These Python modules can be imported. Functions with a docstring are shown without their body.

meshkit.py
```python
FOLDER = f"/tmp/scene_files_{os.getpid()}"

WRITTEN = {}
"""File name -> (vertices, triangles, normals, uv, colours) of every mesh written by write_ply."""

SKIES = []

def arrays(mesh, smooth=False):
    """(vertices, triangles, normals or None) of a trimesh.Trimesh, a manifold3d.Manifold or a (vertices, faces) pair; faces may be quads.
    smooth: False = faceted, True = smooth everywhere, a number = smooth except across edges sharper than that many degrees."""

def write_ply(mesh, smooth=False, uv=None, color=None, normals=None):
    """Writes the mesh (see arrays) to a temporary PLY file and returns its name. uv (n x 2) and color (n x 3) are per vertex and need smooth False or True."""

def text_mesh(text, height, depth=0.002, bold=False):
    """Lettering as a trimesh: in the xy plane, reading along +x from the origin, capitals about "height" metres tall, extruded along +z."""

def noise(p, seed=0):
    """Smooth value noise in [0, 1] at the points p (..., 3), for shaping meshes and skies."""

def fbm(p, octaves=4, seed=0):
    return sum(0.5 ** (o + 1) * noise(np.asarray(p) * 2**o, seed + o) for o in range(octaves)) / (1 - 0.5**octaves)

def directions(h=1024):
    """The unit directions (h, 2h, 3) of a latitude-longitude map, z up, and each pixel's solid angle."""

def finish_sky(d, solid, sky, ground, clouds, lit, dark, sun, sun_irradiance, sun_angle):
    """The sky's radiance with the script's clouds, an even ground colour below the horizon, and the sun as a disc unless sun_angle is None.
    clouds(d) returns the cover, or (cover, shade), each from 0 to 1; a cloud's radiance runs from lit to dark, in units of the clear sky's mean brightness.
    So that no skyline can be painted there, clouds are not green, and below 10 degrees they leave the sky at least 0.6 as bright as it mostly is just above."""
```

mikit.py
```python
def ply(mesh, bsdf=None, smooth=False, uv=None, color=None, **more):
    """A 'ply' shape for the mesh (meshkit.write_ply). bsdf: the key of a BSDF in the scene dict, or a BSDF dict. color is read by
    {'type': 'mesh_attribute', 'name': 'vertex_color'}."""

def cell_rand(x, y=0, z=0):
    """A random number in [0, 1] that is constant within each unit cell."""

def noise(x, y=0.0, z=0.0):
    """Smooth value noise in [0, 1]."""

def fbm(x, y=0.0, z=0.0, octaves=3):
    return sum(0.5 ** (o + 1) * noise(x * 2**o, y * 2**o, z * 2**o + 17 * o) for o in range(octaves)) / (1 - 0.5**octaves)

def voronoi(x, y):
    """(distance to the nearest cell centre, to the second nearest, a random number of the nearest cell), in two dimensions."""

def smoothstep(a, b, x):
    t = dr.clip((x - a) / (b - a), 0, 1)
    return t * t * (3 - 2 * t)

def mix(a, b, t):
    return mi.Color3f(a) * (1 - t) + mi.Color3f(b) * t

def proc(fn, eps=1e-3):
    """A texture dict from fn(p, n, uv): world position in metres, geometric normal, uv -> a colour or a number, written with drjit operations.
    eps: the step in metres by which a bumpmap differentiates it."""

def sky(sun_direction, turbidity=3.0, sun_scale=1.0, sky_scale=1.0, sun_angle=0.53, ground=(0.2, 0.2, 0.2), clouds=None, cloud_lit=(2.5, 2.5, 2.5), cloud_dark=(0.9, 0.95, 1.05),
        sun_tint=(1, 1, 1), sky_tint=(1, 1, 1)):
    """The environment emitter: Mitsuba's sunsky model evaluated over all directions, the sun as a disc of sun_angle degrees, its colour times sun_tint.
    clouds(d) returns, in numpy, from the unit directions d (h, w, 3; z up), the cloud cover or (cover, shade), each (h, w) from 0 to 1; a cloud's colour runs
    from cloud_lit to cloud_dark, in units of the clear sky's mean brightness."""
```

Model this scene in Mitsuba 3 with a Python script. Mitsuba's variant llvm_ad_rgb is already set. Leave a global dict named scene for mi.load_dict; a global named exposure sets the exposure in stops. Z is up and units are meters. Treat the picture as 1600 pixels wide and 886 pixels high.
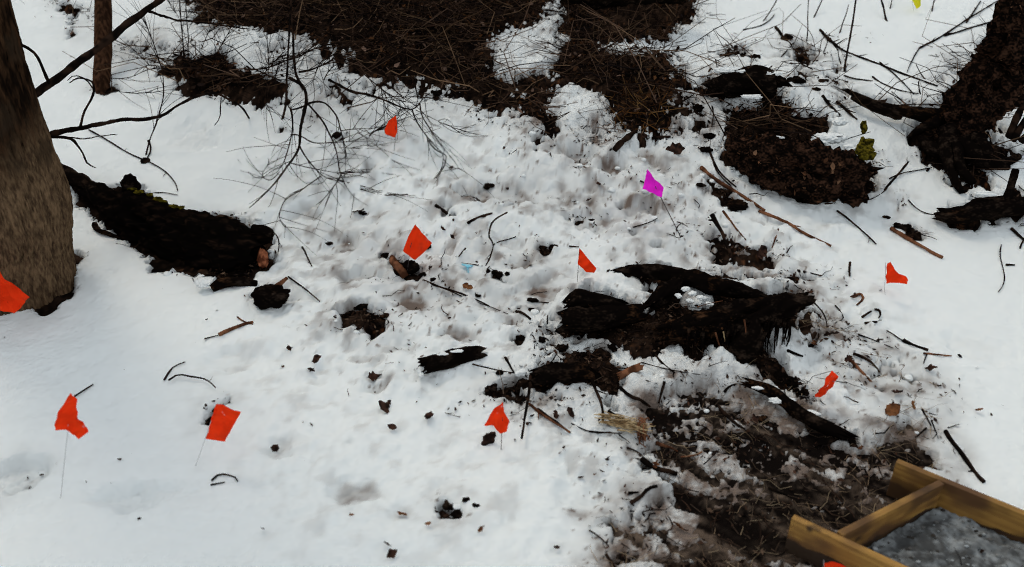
import math, random
import numpy as np, shapely, trimesh, drjit as dr, mitsuba as mi
import mikit, meshkit
from mikit import proc, smoothstep, mix

T = mi.ScalarTransform4f
scene, labels = {}, {}
rng = np.random.default_rng(7)
random.seed(7)

# ------------------------------------------------------------------ camera, sky, exposure
EYE = np.array([0.0, 0.0, 1.65]); PITCH = math.radians(32.0); HFOV = 60.0
FWD = np.array([0, math.cos(PITCH), -math.sin(PITCH)]); UPV = np.array([0, math.sin(PITCH), math.cos(PITCH)])
RIGHT = np.array([1.0, 0, 0]); TX = math.tan(math.radians(HFOV / 2))
AIM = EYE + FWD * 3.2
scene['camera'] = dict(type='thinlens', fov=HFOV, fov_axis='x', near_clip=0.05, far_clip=600.0, aperture_radius=0.006, focus_distance=3.3,
                       to_world=T().look_at(origin=EYE.tolist(), target=AIM.tolist(), up=[0, 0, 1]))
scene['sky'] = mikit.sky((-0.35, 0.45, 0.82), turbidity=3, sun_scale=0.16, sun_angle=16, clouds=lambda d: 1.0,
                         cloud_lit=(2.2, 2.31, 2.37), cloud_dark=(0.9, 0.95, 1.05))
exposure = 1.72

# ------------------------------------------------------------------ helpers
def numbered(name):
    if name not in labels and name not in scene and not any(k.startswith(name + '__') for k in scene):
        return name
    k = 1
    while True:
        n = f'{name}_{k:03d}'
        if n not in labels and n not in scene and not any(q.startswith(n + '__') for q in scene): return n
        k += 1
def thing(name, label, cat, group=None):
    key = numbered(name); labels[key] = {'label': label, 'category': cat}
    if group: labels[key]['group'] = group
    return key
def part(parent, name, mesh, mat, label=None, kind=None, **kw):
    key = numbered(parent + '__' + name); scene[key] = mikit.ply(mesh, mat, **kw)
    if label or kind:
        labels[key] = {}
        if label: labels[key]['label'] = label
        if kind: labels[key]['kind'] = kind
    return key
def single(name, label, cat, mesh, mat, group=None, **kw):
    key = thing(name, label, cat, group); scene[key] = mikit.ply(mesh, mat, **kw); return key
def stuff(name, label, cat, mesh, mat, **kw):
    key = numbered(name); labels[key] = {'label': label, 'category': cat, 'kind': 'stuff'}
    scene[key] = mikit.ply(mesh, mat, **kw); return key

def ss(a, b, x):
    t = np.clip((x - a) / (b - a), 0, 1); return t * t * (3 - 2 * t)
def fb(x, y, s, seed=0, octaves=4):
    return meshkit.fbm(np.stack([np.asarray(x) * s, np.asarray(y) * s, np.zeros_like(np.asarray(x, float)) + 3.7 + seed], -1), octaves, seed)
def unit(v):
    v = np.asarray(v, float); return v / np.maximum(np.linalg.norm(v, axis=-1, keepdims=True), 1e-12)

# survey points were read off enlargements of the photograph: each tag is (x0, y0, enlargement)
ZM = {'p': (0, 0, 1), 1: (0, 0, 2.953), 2: (500, 0, 2.909), 3: (1000, 0, 2.667), 4: (0, 220, 2.953), 5: (500, 280, 2.77), 6: (840, 380, 2.954),
      7: (1060, 330, 2.857), 8: (900, 580, 2.286), 10: (0, 480, 2.182), 11: (480, 520, 2.421), 12: (600, 310, 4.22), 13: (1220, 700, 4.21),
      'A': (660, 380, 5.333), 'B': (660, 220, 4), 'C': (400, 60, 4.922), 'D': (1040, 60, 3.408), 'E': (1340, 60, 2.769), 'F': (780, 0, 3.691), 'G': (920, 640, 3.603)}
def Z(tag, pts):
    x0, y0, k = ZM[tag]
    return [(x0 + p[0] / k, y0 + p[1] / k) + tuple(p[2:]) for p in pts]
def ray(px, py):
    d = FWD + RIGHT * TX * (px - 800) / 800 - UPV * TX * (py - 443) / 800
    return d / np.linalg.norm(d)

# ------------------------------------------------------------------ terrain
MOUNDS = []
def h0(x, y):
    x, y = np.asarray(x, float), np.asarray(y, float)
    u = np.maximum(0, y - 2.9) ** 1.25
    hill = 7 * (1 - np.exp(-0.019 * u))
    for cx, cy, sx, sy, hh in MOUNDS: hill = hill + hh * np.exp(-((x - cx) / sx) ** 2 - ((y - cy) / sy) ** 2)
    return hill + 0.10 * (fb(x, y, 0.55, 5, 2) - 0.5) + 0.5 * ss(6, 30, np.hypot(x, y)) * (fb(x, y, 0.09, 9, 3) - 0.5)
_TT = np.concatenate([np.linspace(0.4, 12, 1200), np.linspace(12.05, 60, 300)])
def hit(px, py, hfun, h=0.0):
    d = ray(px, py); P = EYE + _TT[:, None] * d
    g = P[:, 2] - hfun(P[:, 0], P[:, 1]) - h
    k = int(np.argmax(g < 0))
    if g[k] >= 0: k = len(_TT) - 1
    if k == 0: return P[0]
    t = _TT[k - 1] + (_TT[k] - _TT[k - 1]) * g[k - 1] / max(g[k - 1] - g[k], 1e-9)
    return EYE + t * d
def base(px, py): return hit(px, py, h0)
_m = []
for px, py, rx, ry, hh in [(370,118,100,30,.10), (600,60,230,60,.16), (985,140,80,50,.13), (1225,185,120,50,.15), (1490,210,110,60,.09), (1110,490,170,60,.05), (890,580,80,26,.045), (830,210,60,40,.05), (1540,325,90,20,.04), (560,500,50,22,.02)]:
    c = base(px, py); m = np.linalg.norm(c - EYE) / 1386; _m.append((c[0], c[1], rx * m, ry * m / max(.25, -ray(px, py)[2]), hh))
MOUNDS += _m

def spaced(a, b, d0, grow, lim):      # from a to b then outwards with growing steps
    out = [a]; d = d0
    while out[-1] < b: out.append(out[-1] + d); d = min(d * grow, lim)
    return out
pos = spaced(0, 1.5, 0.0068, 1.0, 1); pos = pos[:-1] + spaced(pos[-1], 5.5, 0.0068, 1.0042, 0.05)
pos = pos[:-1] + spaced(pos[-1], 300, 0.06, 1.3, 60)
XS = np.array([-p for p in pos[:0:-1]] + pos)
ys = spaced(0.9, 9.0, 0.0052, 1.0045, 0.03); ys = ys[:-1] + spaced(ys[-1], 300, 0.04, 1.3, 60)
back = [0.9 - p for p in spaced(0, 200, 0.05, 1.5, 60)[1:]][::-1]
YS = np.array(back + ys)
GX, GY = np.meshgrid(XS, YS)
NEAR = (np.abs(GX) < 5.6) & (GY > 0.85) & (GY < 9.2)

# exposed ground: (zoom tag, outline, how bare, how dirty the snow round it is, softness in m)
PATCH = [
 (1, [(235,0),(350,0),(350,60),(340,130),(355,170),(305,165),(320,120),(310,70),(265,30)], .8, .3, .04),
 (1, [(370,30),(430,60),(440,120),(390,100)], .55, .4, .06),
 ('p', [(292,-60),(305,30),(366,37),(400,46),(450,51),(481,64),(520,68),(541,82),(565,107),(593,127),(644,120),(672,120),(692,134),(720,138),(727,155),(754,168),(775,172),(802,162),(806,131),(785,117),(768,82),(765,58),(802,41),(830,34),(844,17),(864,-60)], 1.12, .5, .09),
 ('p', [(806,120),(830,107),(864,107),(871,131),(864,155),(857,172),(875,179),(871,206),(854,220),(840,237),(827,223),(844,206),(837,189),(809,179),(802,165)], .85, .5, .05),
 ('p', [(868,-60),(1092,-60),(1081,30),(1056,34),(1049,49),(1037,58),(1000,58),(950,62),(952,78),(1000,82),(1056,78),(1049,97),(1041,112),(1060,142),(1041,161),(1045,195),(1022,210),(1000,210),(960,192),(954,172),(943,137),(912,127),(888,113),(875,89),(881,62),(872,30)], 1.1, .5, .06),
 ('F', [(30,600),(120,640),(220,700),(230,780),(160,800),(100,740)], .35, .9, .05),
 (3, [(330,210),(470,200),(475,270),(440,235),(340,230)], .85, .3, .03),
 (3, [(390,300),(520,300),(590,370),(560,390),(400,370),(300,400),(210,360),(330,340)], 1.0, .4, .05),
 ('D', [(330,350),(420,330),(560,300),(680,330),(700,390),(880,420),(880,500),(820,560),(820,640),(1100,650),(1095,830),(1040,850),(900,780),(720,830),(600,760),(480,700),(330,640),(310,560),(330,450)], 1.15, .4, .06),
 ('D', [(640,30),(740,10),(820,90),(790,170),(760,250),(690,240),(700,150)], .72, .7, .06),
 ('D', [(910,110),(950,120),(950,190),(920,180)], .8, .5, .04),
 ('D', [(130,240),(300,150),(330,330),(260,300)], .7, .6, .06),
 ('D', [(20,380),(140,380),(250,470),(240,560),(180,590),(150,520),(40,440)], .52, .7, .06),
 ('D', [(180,690),(300,760),(470,880),(340,900),(240,840)], .8, .5, .05),
 ('E', [(540,20),(760,-80),(760,170),(640,260),(600,340),(560,430),(700,500),(600,530),(540,500),(560,620),(500,590),(460,650),(410,580),(330,520),(230,440),(240,390),(300,340),(220,320),(80,290),(0,250),(140,270),(330,300),(420,210),(500,130)], 1.15, .4, .07),
 ('E', [(360,740),(440,710),(540,690),(640,680),(700,640),(760,760),(700,790),(640,790),(560,770),(520,815),(430,805),(370,780)], 1.05, .3, .05),
 (3, [(1060,820),(1110,810),(1100,845)], .7, .4, .03),
 # centre: rotten logs
 (6, [(345,150),(440,95),(560,95),(650,130),(740,140),(900,200),(1000,240),(1200,240),(1260,260),(1200,310),(1190,400),(1090,410),(1070,470),(1110,520),(1130,580),(1160,640),(1250,700),(1270,720),(1200,690),(1130,650),(1000,600),(950,580),(900,540),(850,500),(790,490),(780,540),(720,560),(680,530),(660,460),(580,460),(540,500),(440,490),(350,450),(330,520),(400,570),(380,610),(400,640),(340,680),(230,640),(130,660),(0,680),(-60,640),(0,550),(130,550),(90,480),(100,400),(95,350),(130,310),(125,270),(160,230),(210,220),(290,250),(420,290),(500,280),(540,260),(480,240),(480,170),(400,180)], 1.1, .5, .035),
 (6, [(-120,600),(0,560),(60,560),(40,660),(-60,740),(-110,700)], .6, .6, .04),
 (5, [(60,560),(150,545),(230,550),(310,590),(290,660),(200,690),(140,640),(90,640)], .82, .6, .04),
 (11, [(660,230),(700,170),(790,170),(810,250),(760,260),(700,270)], .62, .5, .04),
 (11, [(490,640),(530,625),(600,670),(605,705),(560,705),(510,670)], .68, .4, .03),
 (5, [(250,320),(330,330),(400,370),(450,410),(430,430),(360,440)], .68, .6, .03),
 ('A', [(605,250),(640,215),(690,250),(685,300),(610,300)], .85, .3, .012),
 ('A', [(920,40),(1000,25),(1060,20),(1070,60),(1010,75),(930,70)], .75, .3, .012),
 ('A', [(750,520),(810,470),(950,480),(950,505),(820,530)], .62, .7, .03),
 ('A', [(770,790),(830,770),(850,820),(800,840)], .8, .3, .012),
 ('B', [(410,410),(560,410),(560,440),(440,430)], .6, .9, .03), ('B', [(215,350),(400,320),(410,350),(230,380)], .45, .9, .04),
 ('B', [(900,440),(1050,430),(1150,510),(1070,510),(1000,480)], .55, .95, .04), ('B', [(1200,370),(1300,360),(1500,430),(1400,450),(1220,430)], .45, .95, .04),
 ('B', [(100,400),(150,430),(200,490),(180,500),(120,440)], .75, .3, .012), ('B', [(1210,590),(1390,580),(1380,620),(1310,620)], .5, .9, .03), ('B',[(1420,650),(1540,640),(1540,690),(1440,690)],.5,.9,.03),
 (7, [(110,80),(230,60),(300,150),(440,160),(470,240),(360,230),(250,220),(140,240)], .6, .6, .05),
 (7, [(990,50),(1040,40),(1090,80),(1070,115),(1000,90)], .8, .4, .03),
 (7, [(420,250),(560,260),(660,300),(560,330),(400,300)], .55, .6, .04),
 (7, [(520,420),(640,430),(700,500),(800,500),(780,570),(660,560),(540,560)], .55, .6, .05),
 (1, [(725,320),(790,290),(800,255),(860,250),(960,240),(1100,290),(1200,350),(1330,370),(1335,440),(1270,460),(1190,460),(1080,440),(980,425),(890,430),(830,420),(810,390),(860,370),(820,345)], 1.05, .4, .05),
 ('C', [(520,310),(620,330),(720,400),(740,440),(720,520),(800,590),(740,570),(690,510),(610,410)], .95, .4, .04),
 ('C', [(600,730),(650,720),(700,760),(680,785),(630,765)], .85, .3, .03), ('C', [(1340,430),(1380,400),(1430,430),(1390,475)], .8, .3, .03), ('C', [(370,570),(450,570),(470,630),(410,640)], .5, .8, .05), ('C', [(150,650),(210,620),(230,690),(170,685)], .8, .3, .03),
 (4, [(295,150),(340,170),(480,200),(640,210),(760,300),(900,320),(1080,350),(1260,410),(1280,560),(1160,650),(1000,670),(880,630),(740,585),(600,480),(500,395),(380,270)], .9, .25, .03),
 (4, [(1180,740),(1240,690),(1310,690),(1320,740),(1250,760)], .75, .4, .03),
 (10, [(680,400),(700,340),(740,330),(770,300),(760,345),(705,420)], .75, .3, .02),
 (10, [(0,560),(60,535),(130,550),(100,590),(0,640)], .34, .35, .05),
 # trampled slush trail towards the sieve
 (8, [(190,140),(240,60),(420,0),(600,30),(820,60),(960,230),(1080,180),(1220,120),(1300,200),(1330,330),(1200,380),(1560,720),(60,720),(90,600),(60,520),(200,440),(300,400),(240,310),(180,270),(240,230)], .45, 1.0, .07),
 (8, [(420,440),(560,380),(760,300),(1000,280),(1250,330),(1500,700),(120,720),(300,600)], .62, 1.1, .12),
 (8, [(430,480),(560,470),(700,530),(860,570),(900,660),(650,640),(500,610),(420,560)], 1.25, .5, .05),
 (8, [(240,320),(330,370),(420,400),(490,450),(420,460),(330,400),(250,350)], .95, .6, .03),
 (8, [(280,260),(400,290),(520,360),(640,400),(560,400),(430,340),(300,280)], .85, .8, .03),
 (8, [(690,400),(830,440),(1060,440),(1080,460),(960,480),(760,450)], .9, .8, .04),
 (8, [(640,40),(740,110),(860,180),(980,220),(1020,260),(900,250),(800,180),(720,120)], .9, .6, .03),
 (8, [(610,150),(680,170),(780,230),(800,290),(700,280),(620,220)], .8, .8, .04),
 (8, [(480,180),(640,260),(720,300),(640,290),(480,210)], .8, .8, .03),
 (8, [(1090,290),(1250,300),(1320,340),(1280,360),(1150,310)], .8, .8, .04),
 (8, [(90,520),(250,560),(270,600),(200,610),(110,550)], .85, .7, .04),
 (8, [(300,650),(600,640),(880,690),(880,760),(280,760)], .85, .8, .05),
 ('F', [(320,400),(640,560),(660,720),(520,640),(480,540),(350,480)], .5, .7, .06), ('F', [(940,520),(1050,480),(1250,560),(1260,720),(1000,780),(900,700)], .5, .8, .06),
 ('F', [(380,740),(560,640),(700,720),(640,860),(420,860)], .42, .95, .06), ('D', [(840,180),(960,200),(1010,330),(1000,420),(880,380)], .5, .5, .05), ('E', [(380,60),(520,80),(480,170),(330,230),(300,160)], .42, .4, .05),
 (7, [(60,250),(300,180),(560,300),(700,480),(640,640),(520,560),(500,400),(300,300),(100,290)], .44, .6, .06), (7, [(640,560),(800,540),(1010,640),(1180,760),(1150,960),(900,820),(700,720)], .36, .6, .08),
 (6, [(-250,640),(-20,560),(60,690),(380,640),(520,760),(460,900),(200,760),(-120,760)], .40, .6, .06), ('p', [(830,500),(880,480),(890,560),(840,580)], .5, .6, .04),
 ('p', [(290,0),(300,50),(480,85),(560,130),(650,150),(730,172),(800,190),(830,130),(790,60),(700,100),(500,40)], .56, .5, .08), ('F',[(280,160),(400,120),(400,480),(330,420),(320,250)],.6,.5,.05),
 (4, [(100,760),(150,800),(210,815),(270,745),(345,700),(350,600),(385,510),(300,500),(100,700)], .85, .4, .03), (1, [(520,180),(700,130),(900,200),(800,300),(560,260)], .42, .6, .06), ('C', [(0,0),(500,0),(620,120),(480,300),(0,240)], .40, .5, .06), ('C', [(420,330),(600,340),(600,470),(430,480)], .46, .9, .05),
 ('B', [(180,380),(420,200),(760,160),(980,280),(1130,240),(1540,380),(1560,480),(1100,520),(860,440),(600,430),(430,430)], .14, .62, .1), ('p',[(480,350),(600,340),(660,400),(760,380),(880,390),(850,480),(700,500),(560,460)], .12, .5, .1), ('p',[(860,215),(960,240),(1060,240),(1110,330),(1130,430),(1000,400),(960,320),(870,260)], .18, .5, .1),
 ('p',[(850,95),(900,80),(930,120),(900,150),(865,140)],.8,.5,.05), ('p',[(1040,90),(1075,100),(1090,135),(1060,160),(1040,150)],.62,.5,.05), ('p',[(845,40),(880,20),(890,60),(870,80)],.6,.4,.05),
 (1, [(425,398),(525,398),(545,425),(480,442),(425,422)], .8, .3, .015),
 (8, [(880,560),(1560,560),(1560,900),(880,900)], 1.1, .8, .05),
]
ISLE = [ # snow left lying inside bare ground
 (6, [(100,430),(250,400),(340,405),(345,460),(240,480),(120,520)], .03, .62), (6, [(480,165),(600,175),(650,220),(560,250),(490,240)], .03, .6), (6,[(860,420),(960,440),(1000,480),(900,470)],.02,.7), (6,[(1050,420),(1110,430),(1090,470),(1060,460)],.02,.8), (6,[(400,560),(480,540),(470,600),(400,600)],.02,.7),
 (6, [(690,240),(720,185),(770,200),(830,280),(790,300),(700,290)], .03), (6, [(440,270),(530,285),(530,320),(480,325)], .02), (6,[(350,450),(440,490),(400,545),(335,520)],.02),
 (8, [(520,70),(640,60),(780,140),(790,200),(640,170),(540,110)], .04), (8,[(240,480),(330,465),(350,500),(270,520)],.03), (8,[(430,270),(560,290),(600,340),(480,330)],.03),
 (8, [(250,320),(330,300),(440,380),(420,390)],.03),
 ('D', [(430,290),(500,290),(510,340),(450,340)], .03), ('D', [(830,560),(900,500),(900,450),(1040,460),(1060,530),(1020,640),(860,630)], .04), ('D',[(1020,860),(1100,820),(1200,850),(1100,900)],.03),
 ('F', [(60,160),(150,170),(260,110),(330,100),(260,180),(320,270),(310,330),(200,390),(80,440),(20,420),(0,330)], .05), ('F',[(640,240),(700,220),(760,270),(700,300)],.04),
 ('F', [(330,580),(400,480),(480,520),(560,600),(540,700),(420,700)], .05),
 (4, [(460,235),(530,245),(540,268),(500,262)], .015), (4,[(905,610),(975,630),(980,690),(905,660)],.012),
]
WA = np.clip(.5 + .28 * GY, .8, 2.6)
WX = WA * (0.06 * (fb(GX, GY, 7, 21, 3) - .5) + 0.045 * (fb(GX, GY, 30, 23, 2) - .5))
WY = WA * (0.06 * (fb(GX, GY, 7, 31, 3) - .5) + 0.045 * (fb(GX, GY, 30, 33, 2) - .5))
def signed(tag, pts):
    w = np.array([base(px, py)[:2] for px, py in Z(tag, pts)])
    poly = shapely.make_valid(shapely.Polygon(w)); lo, hi = w.min(0) - .4, w.max(0) + .4
    i0, i1 = np.searchsorted(XS, [lo[0], hi[0]]); j0, j1 = np.searchsorted(YS, [lo[1], hi[1]])
    sl = (slice(j0, j1), slice(i0, i1))
    px, py = GX[sl] + WX[sl], GY[sl] + WY[sl]
    pt = shapely.points(px, py); b = poly.boundary; shapely.prepare(poly); shapely.prepare(b)
    d = shapely.distance(pt, b)
    return sl, np.where(shapely.contains_xy(poly, px, py), -d, d)
BARE = np.zeros_like(GX); DIRT = np.zeros_like(GX); DEEP = np.zeros_like(GX)
for tag, pts, m, dirt, soft in PATCH:
    sl, sd = signed(tag, pts); far_ = base(*Z(tag, pts)[0])[1]; soft = soft * max(1, (far_ / 3.0)) ** 1.2
    BARE[sl] = np.maximum(BARE[sl], m * ss(soft, -soft, sd))
    DIRT[sl] = np.maximum(DIRT[sl], dirt * ss(soft + .06, -soft, sd))
    if m > 1: DEEP[sl] = np.maximum(DEEP[sl], ss(-.01, -.28, sd))
for tag, pts, soft, *ks in ISLE:
    sl, sd = signed(tag, pts)
    k = ss(soft, -soft, sd) * (ks[0] if ks else .62 if tag == 8 else 1); BARE[sl] = BARE[sl] * (1 - k) + .06 * k; DIRT[sl] = DIRT[sl] * (1 - .6 * k * (tag != 8))
_a, _b = base(1000, 690)[:2], base(1260, 800)[:2]; _d = unit(_b - _a); AL, AC = GX * _d[0] + GY * _d[1], -GX * _d[1] + GY * _d[0]
TRAIL = ss(.85, 1.0, DIRT) * ss(2.95, 2.5, GY) * (GX > .15)
STREAK = .65 * fb(AL * .16, AC, 13, 151, 3) + .35 * fb(AL * .3, AC, 48, 153, 2)
# the trampled middle is rough, the untouched snow left and right of it is smooth
TRAMP = np.zeros_like(GX)
for pts, v in (([(430,250),(700,190),(1000,180),(1240,330),(1330,420),(1420,560),(1440,700),(1400,886),(900,886),(760,600),(560,640),(420,560)], 1.0), ([(250,40),(480,60),(600,160),(430,420),(330,560),(470,860),(900,886),(900,600),(600,200)], .55), ([(1040,60),(1300,60),(1420,330),(1300,420),(1060,250)], .7), ([(740,0),(880,0),(1000,200),(820,240),(760,100)], 1.2)):
    sl, sd = signed('p', pts); TRAMP[sl] = np.maximum(TRAMP[sl], v * ss(.25, -.2, sd))
H0 = h0(GX, GY)
n1 = fb(GX, GY, 5.5, 41, 3); n2 = fb(GX, GY, 14, 43, 3); n3 = fb(GX, GY, 40, 47, 3)
clump = np.abs(fb(GX, GY, 11, 51, 3) - .5) * 2
relief = (.16 + TRAMP) * (.085 * (n1 - .5) + .05 * (n2 - .5)) + TRAMP * (.035 * clump + .026 * (n3 - .5) + .009 * (fb(GX, GY, 95, 63, 2) - .5)) + .007 * (n2 - .5) + .0022 * (n3 - .5) + .05 * (fb(GX, GY, 1.6, 61, 2) - .5)
relief *= np.where(NEAR, 1, .6)
n2 = n2 * (1 - TRAIL) + TRAIL * (.62 * fb(AL * .28, AC, 17, 53, 3) + .38 * fb(GX, GY, 34, 55, 2))
n3 = n3 * (1 - .6 * TRAIL) + .6 * TRAIL * fb(AL * .5, AC, 62, 57, 3)
cov = 1.02 - BARE + (.55 * (fb(GX, GY, 75, 59, 2) - .5) + 1.1 * (STREAK - .5)) * TRAIL + (.55 * (n2 - .5) + .75 * (n3 - .5) + .35 * (fb(GX, GY, 110, 49, 2) - .5)) * (.30 + .95 * ss(.05, .5, BARE) * ss(1.3, .8, BARE))
# old boot holes and hollows: (px, py, length px, width px, angle, depth m)
DENT = [(30,740,80,34,-8,.075), (215,772,120,34,-6,.05), (810,300,90,20,10,.06), (760,300,70,24,0,.06), (925,340,60,22,20,.07), (1000,325,60,20,10,.06), (855,445,90,26,-18,.05), (540,375,50,22,0,.05),
        (575,270,40,20,0,.05), (720,300,40,16,0,.05), (1300,505,120,40,25,.03), (700,395,40,20,0,.035), (820,405,50,22,0,.03), (560,430,60,24,0,.04), (480,330,50,26,10,.03), (640,470,60,24,0,.03), (720,520,70,22,0,.03), (600,600,60,30,10,.03), (830,470,46,18,0,.05),
        (360,560,70,30,0,.02), (450,700,80,36,10,.03), (560,760,80,40,0,.025), (1520,540,90,40,20,.02), (300,210,70,24,0,.03), (900,240,40,22,0,.08), (950,260,40,18,30,.06), (1010,235,40,20,0,.06)]
for px, py, ln, wd, ang, dep in DENT:
    c = base(px, py); dist = np.linalg.norm(c - EYE); m = dist / 1386
    a = math.radians(ang); sx, sy = ln * m / 2, wd * m / 2 / max(.3, -ray(px, py)[2])
    dx, dy = GX - c[0] + 1.2 * WX, GY - c[1] + 1.2 * WY
    u, v = (dx * math.cos(a) - dy * math.sin(a)) / sx, (dx * math.sin(a) + dy * math.cos(a)) / sy
    r = np.sqrt(u * u + v * v); irr = np.clip(.2 + 1.6 * fb(GX, GY, 13, 65, 3), 0, 1.3); relief -= .85 * dep * irr * ss(1.25, .35, r + .9 * (n2 - .5) + .5 * (n1 - .5))
    DIRT = np.maximum(DIRT, (.95 if TRAMP[np.searchsorted(YS, c[1]), np.searchsorted(XS, c[0])] > .5 else .1) * ss(1.1, .5, r))
THIN = ss(.25, .6, BARE)
SOIL = H0 - .045 + .028 * THIN + .045 * (fb(GX, GY, 9, 71, 4) - .5) + .03 * np.abs(fb(GX, GY, 28, 73, 3) - .5) + .02 * (fb(GX, GY, 55, 75, 2) - .5)
CAVE = np.zeros_like(GX)
for tag, pts in (('p', [(880,-60),(1080,-60),(1075,25),(1045,45),(1000,55),(900,50)]), ('D', [(420,560),(1080,700),(1060,820),(900,760),(700,800),(480,660)])):
    sl, sd = signed(tag, pts); CAVE[sl] = np.maximum(CAVE[sl], ss(.03, -.15, sd))
SOIL -= .18 * CAVE
SOIL = SOIL * (1 - .6 * TRAIL) + .6 * TRAIL * (H0 - .022 + .045 * (STREAK - .5) + .012 * (fb(GX, GY, 60, 155, 2) - .5))
SNOWTOP = H0 + relief * (1 - .55 * THIN) * (1 - .5 * TRAIL) - .012 * THIN
th = ss(.40, .60, cov)
SNOW = SOIL - .02 + (np.maximum(SNOWTOP - SOIL, .012) * (1 - .7 * TRAIL) + .02) * th
TOP = np.maximum(SNOW, SOIL)
def bil(A):
    def f(x, y):
        x, y = np.asarray(x, float), np.asarray(y, float)
        i = np.clip(np.searchsorted(XS, x) - 1, 0, len(XS) - 2); j = np.clip(np.searchsorted(YS, y) - 1, 0, len(YS) - 2)
        s, t = np.clip((x - XS[i]) / (XS[i + 1] - XS[i]), 0, 1), np.clip((y - YS[j]) / (YS[j + 1] - YS[j]), 0, 1)
        return (A[j, i] * (1 - s) + A[j, i + 1] * s) * (1 - t) + (A[j + 1, i] * (1 - s) + A[j + 1, i + 1] * s) * t
    return f
ftop, fsoil, fbare, fth = bil(TOP), bil(SOIL), bil(BARE), bil(th)
def over(px, py, h=0.0): return hit(px, py, ftop, h)
def near_base(px, py, h=0.0): return hit(px, py, h0, h)

# ------------------------------------------------------------------ materials
def pr(fn, rough=.9, bump=None, scale=1.0, spec=0, eps=1e-3):
    tex = proc(fn) if callable(fn) else {'type': 'rgb', 'value': list(fn)}
    b = dict(type='principled', base_color=tex, roughness=rough, specular=spec) if spec else dict(type='diffuse', reflectance=tex)
    if bump is not None: b = dict(type='bumpmap', bump={**proc(bump, eps)}, scale=scale, nested=b)
    return dict(type='twosided', bsdf=b)
VC = {'type': 'mesh_attribute', 'name': 'vertex_color'}
fbm, noise = mikit.fbm, mikit.noise
scene['m_snow'] = dict(type='twosided', bsdf=dict(type='bumpmap', scale=1.0, arbitrary=proc(lambda p, n, uv: .004 * fbm(p.x * 170, p.y * 170, p.z * 170, 2) + .004 * noise(p.x * 70, p.y * 70, p.z * 70)),
                       nested=dict(type='diffuse', reflectance=VC)))
scene['m_soil'] = dict(type='twosided', bsdf=dict(type='diffuse', reflectance=VC))
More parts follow.
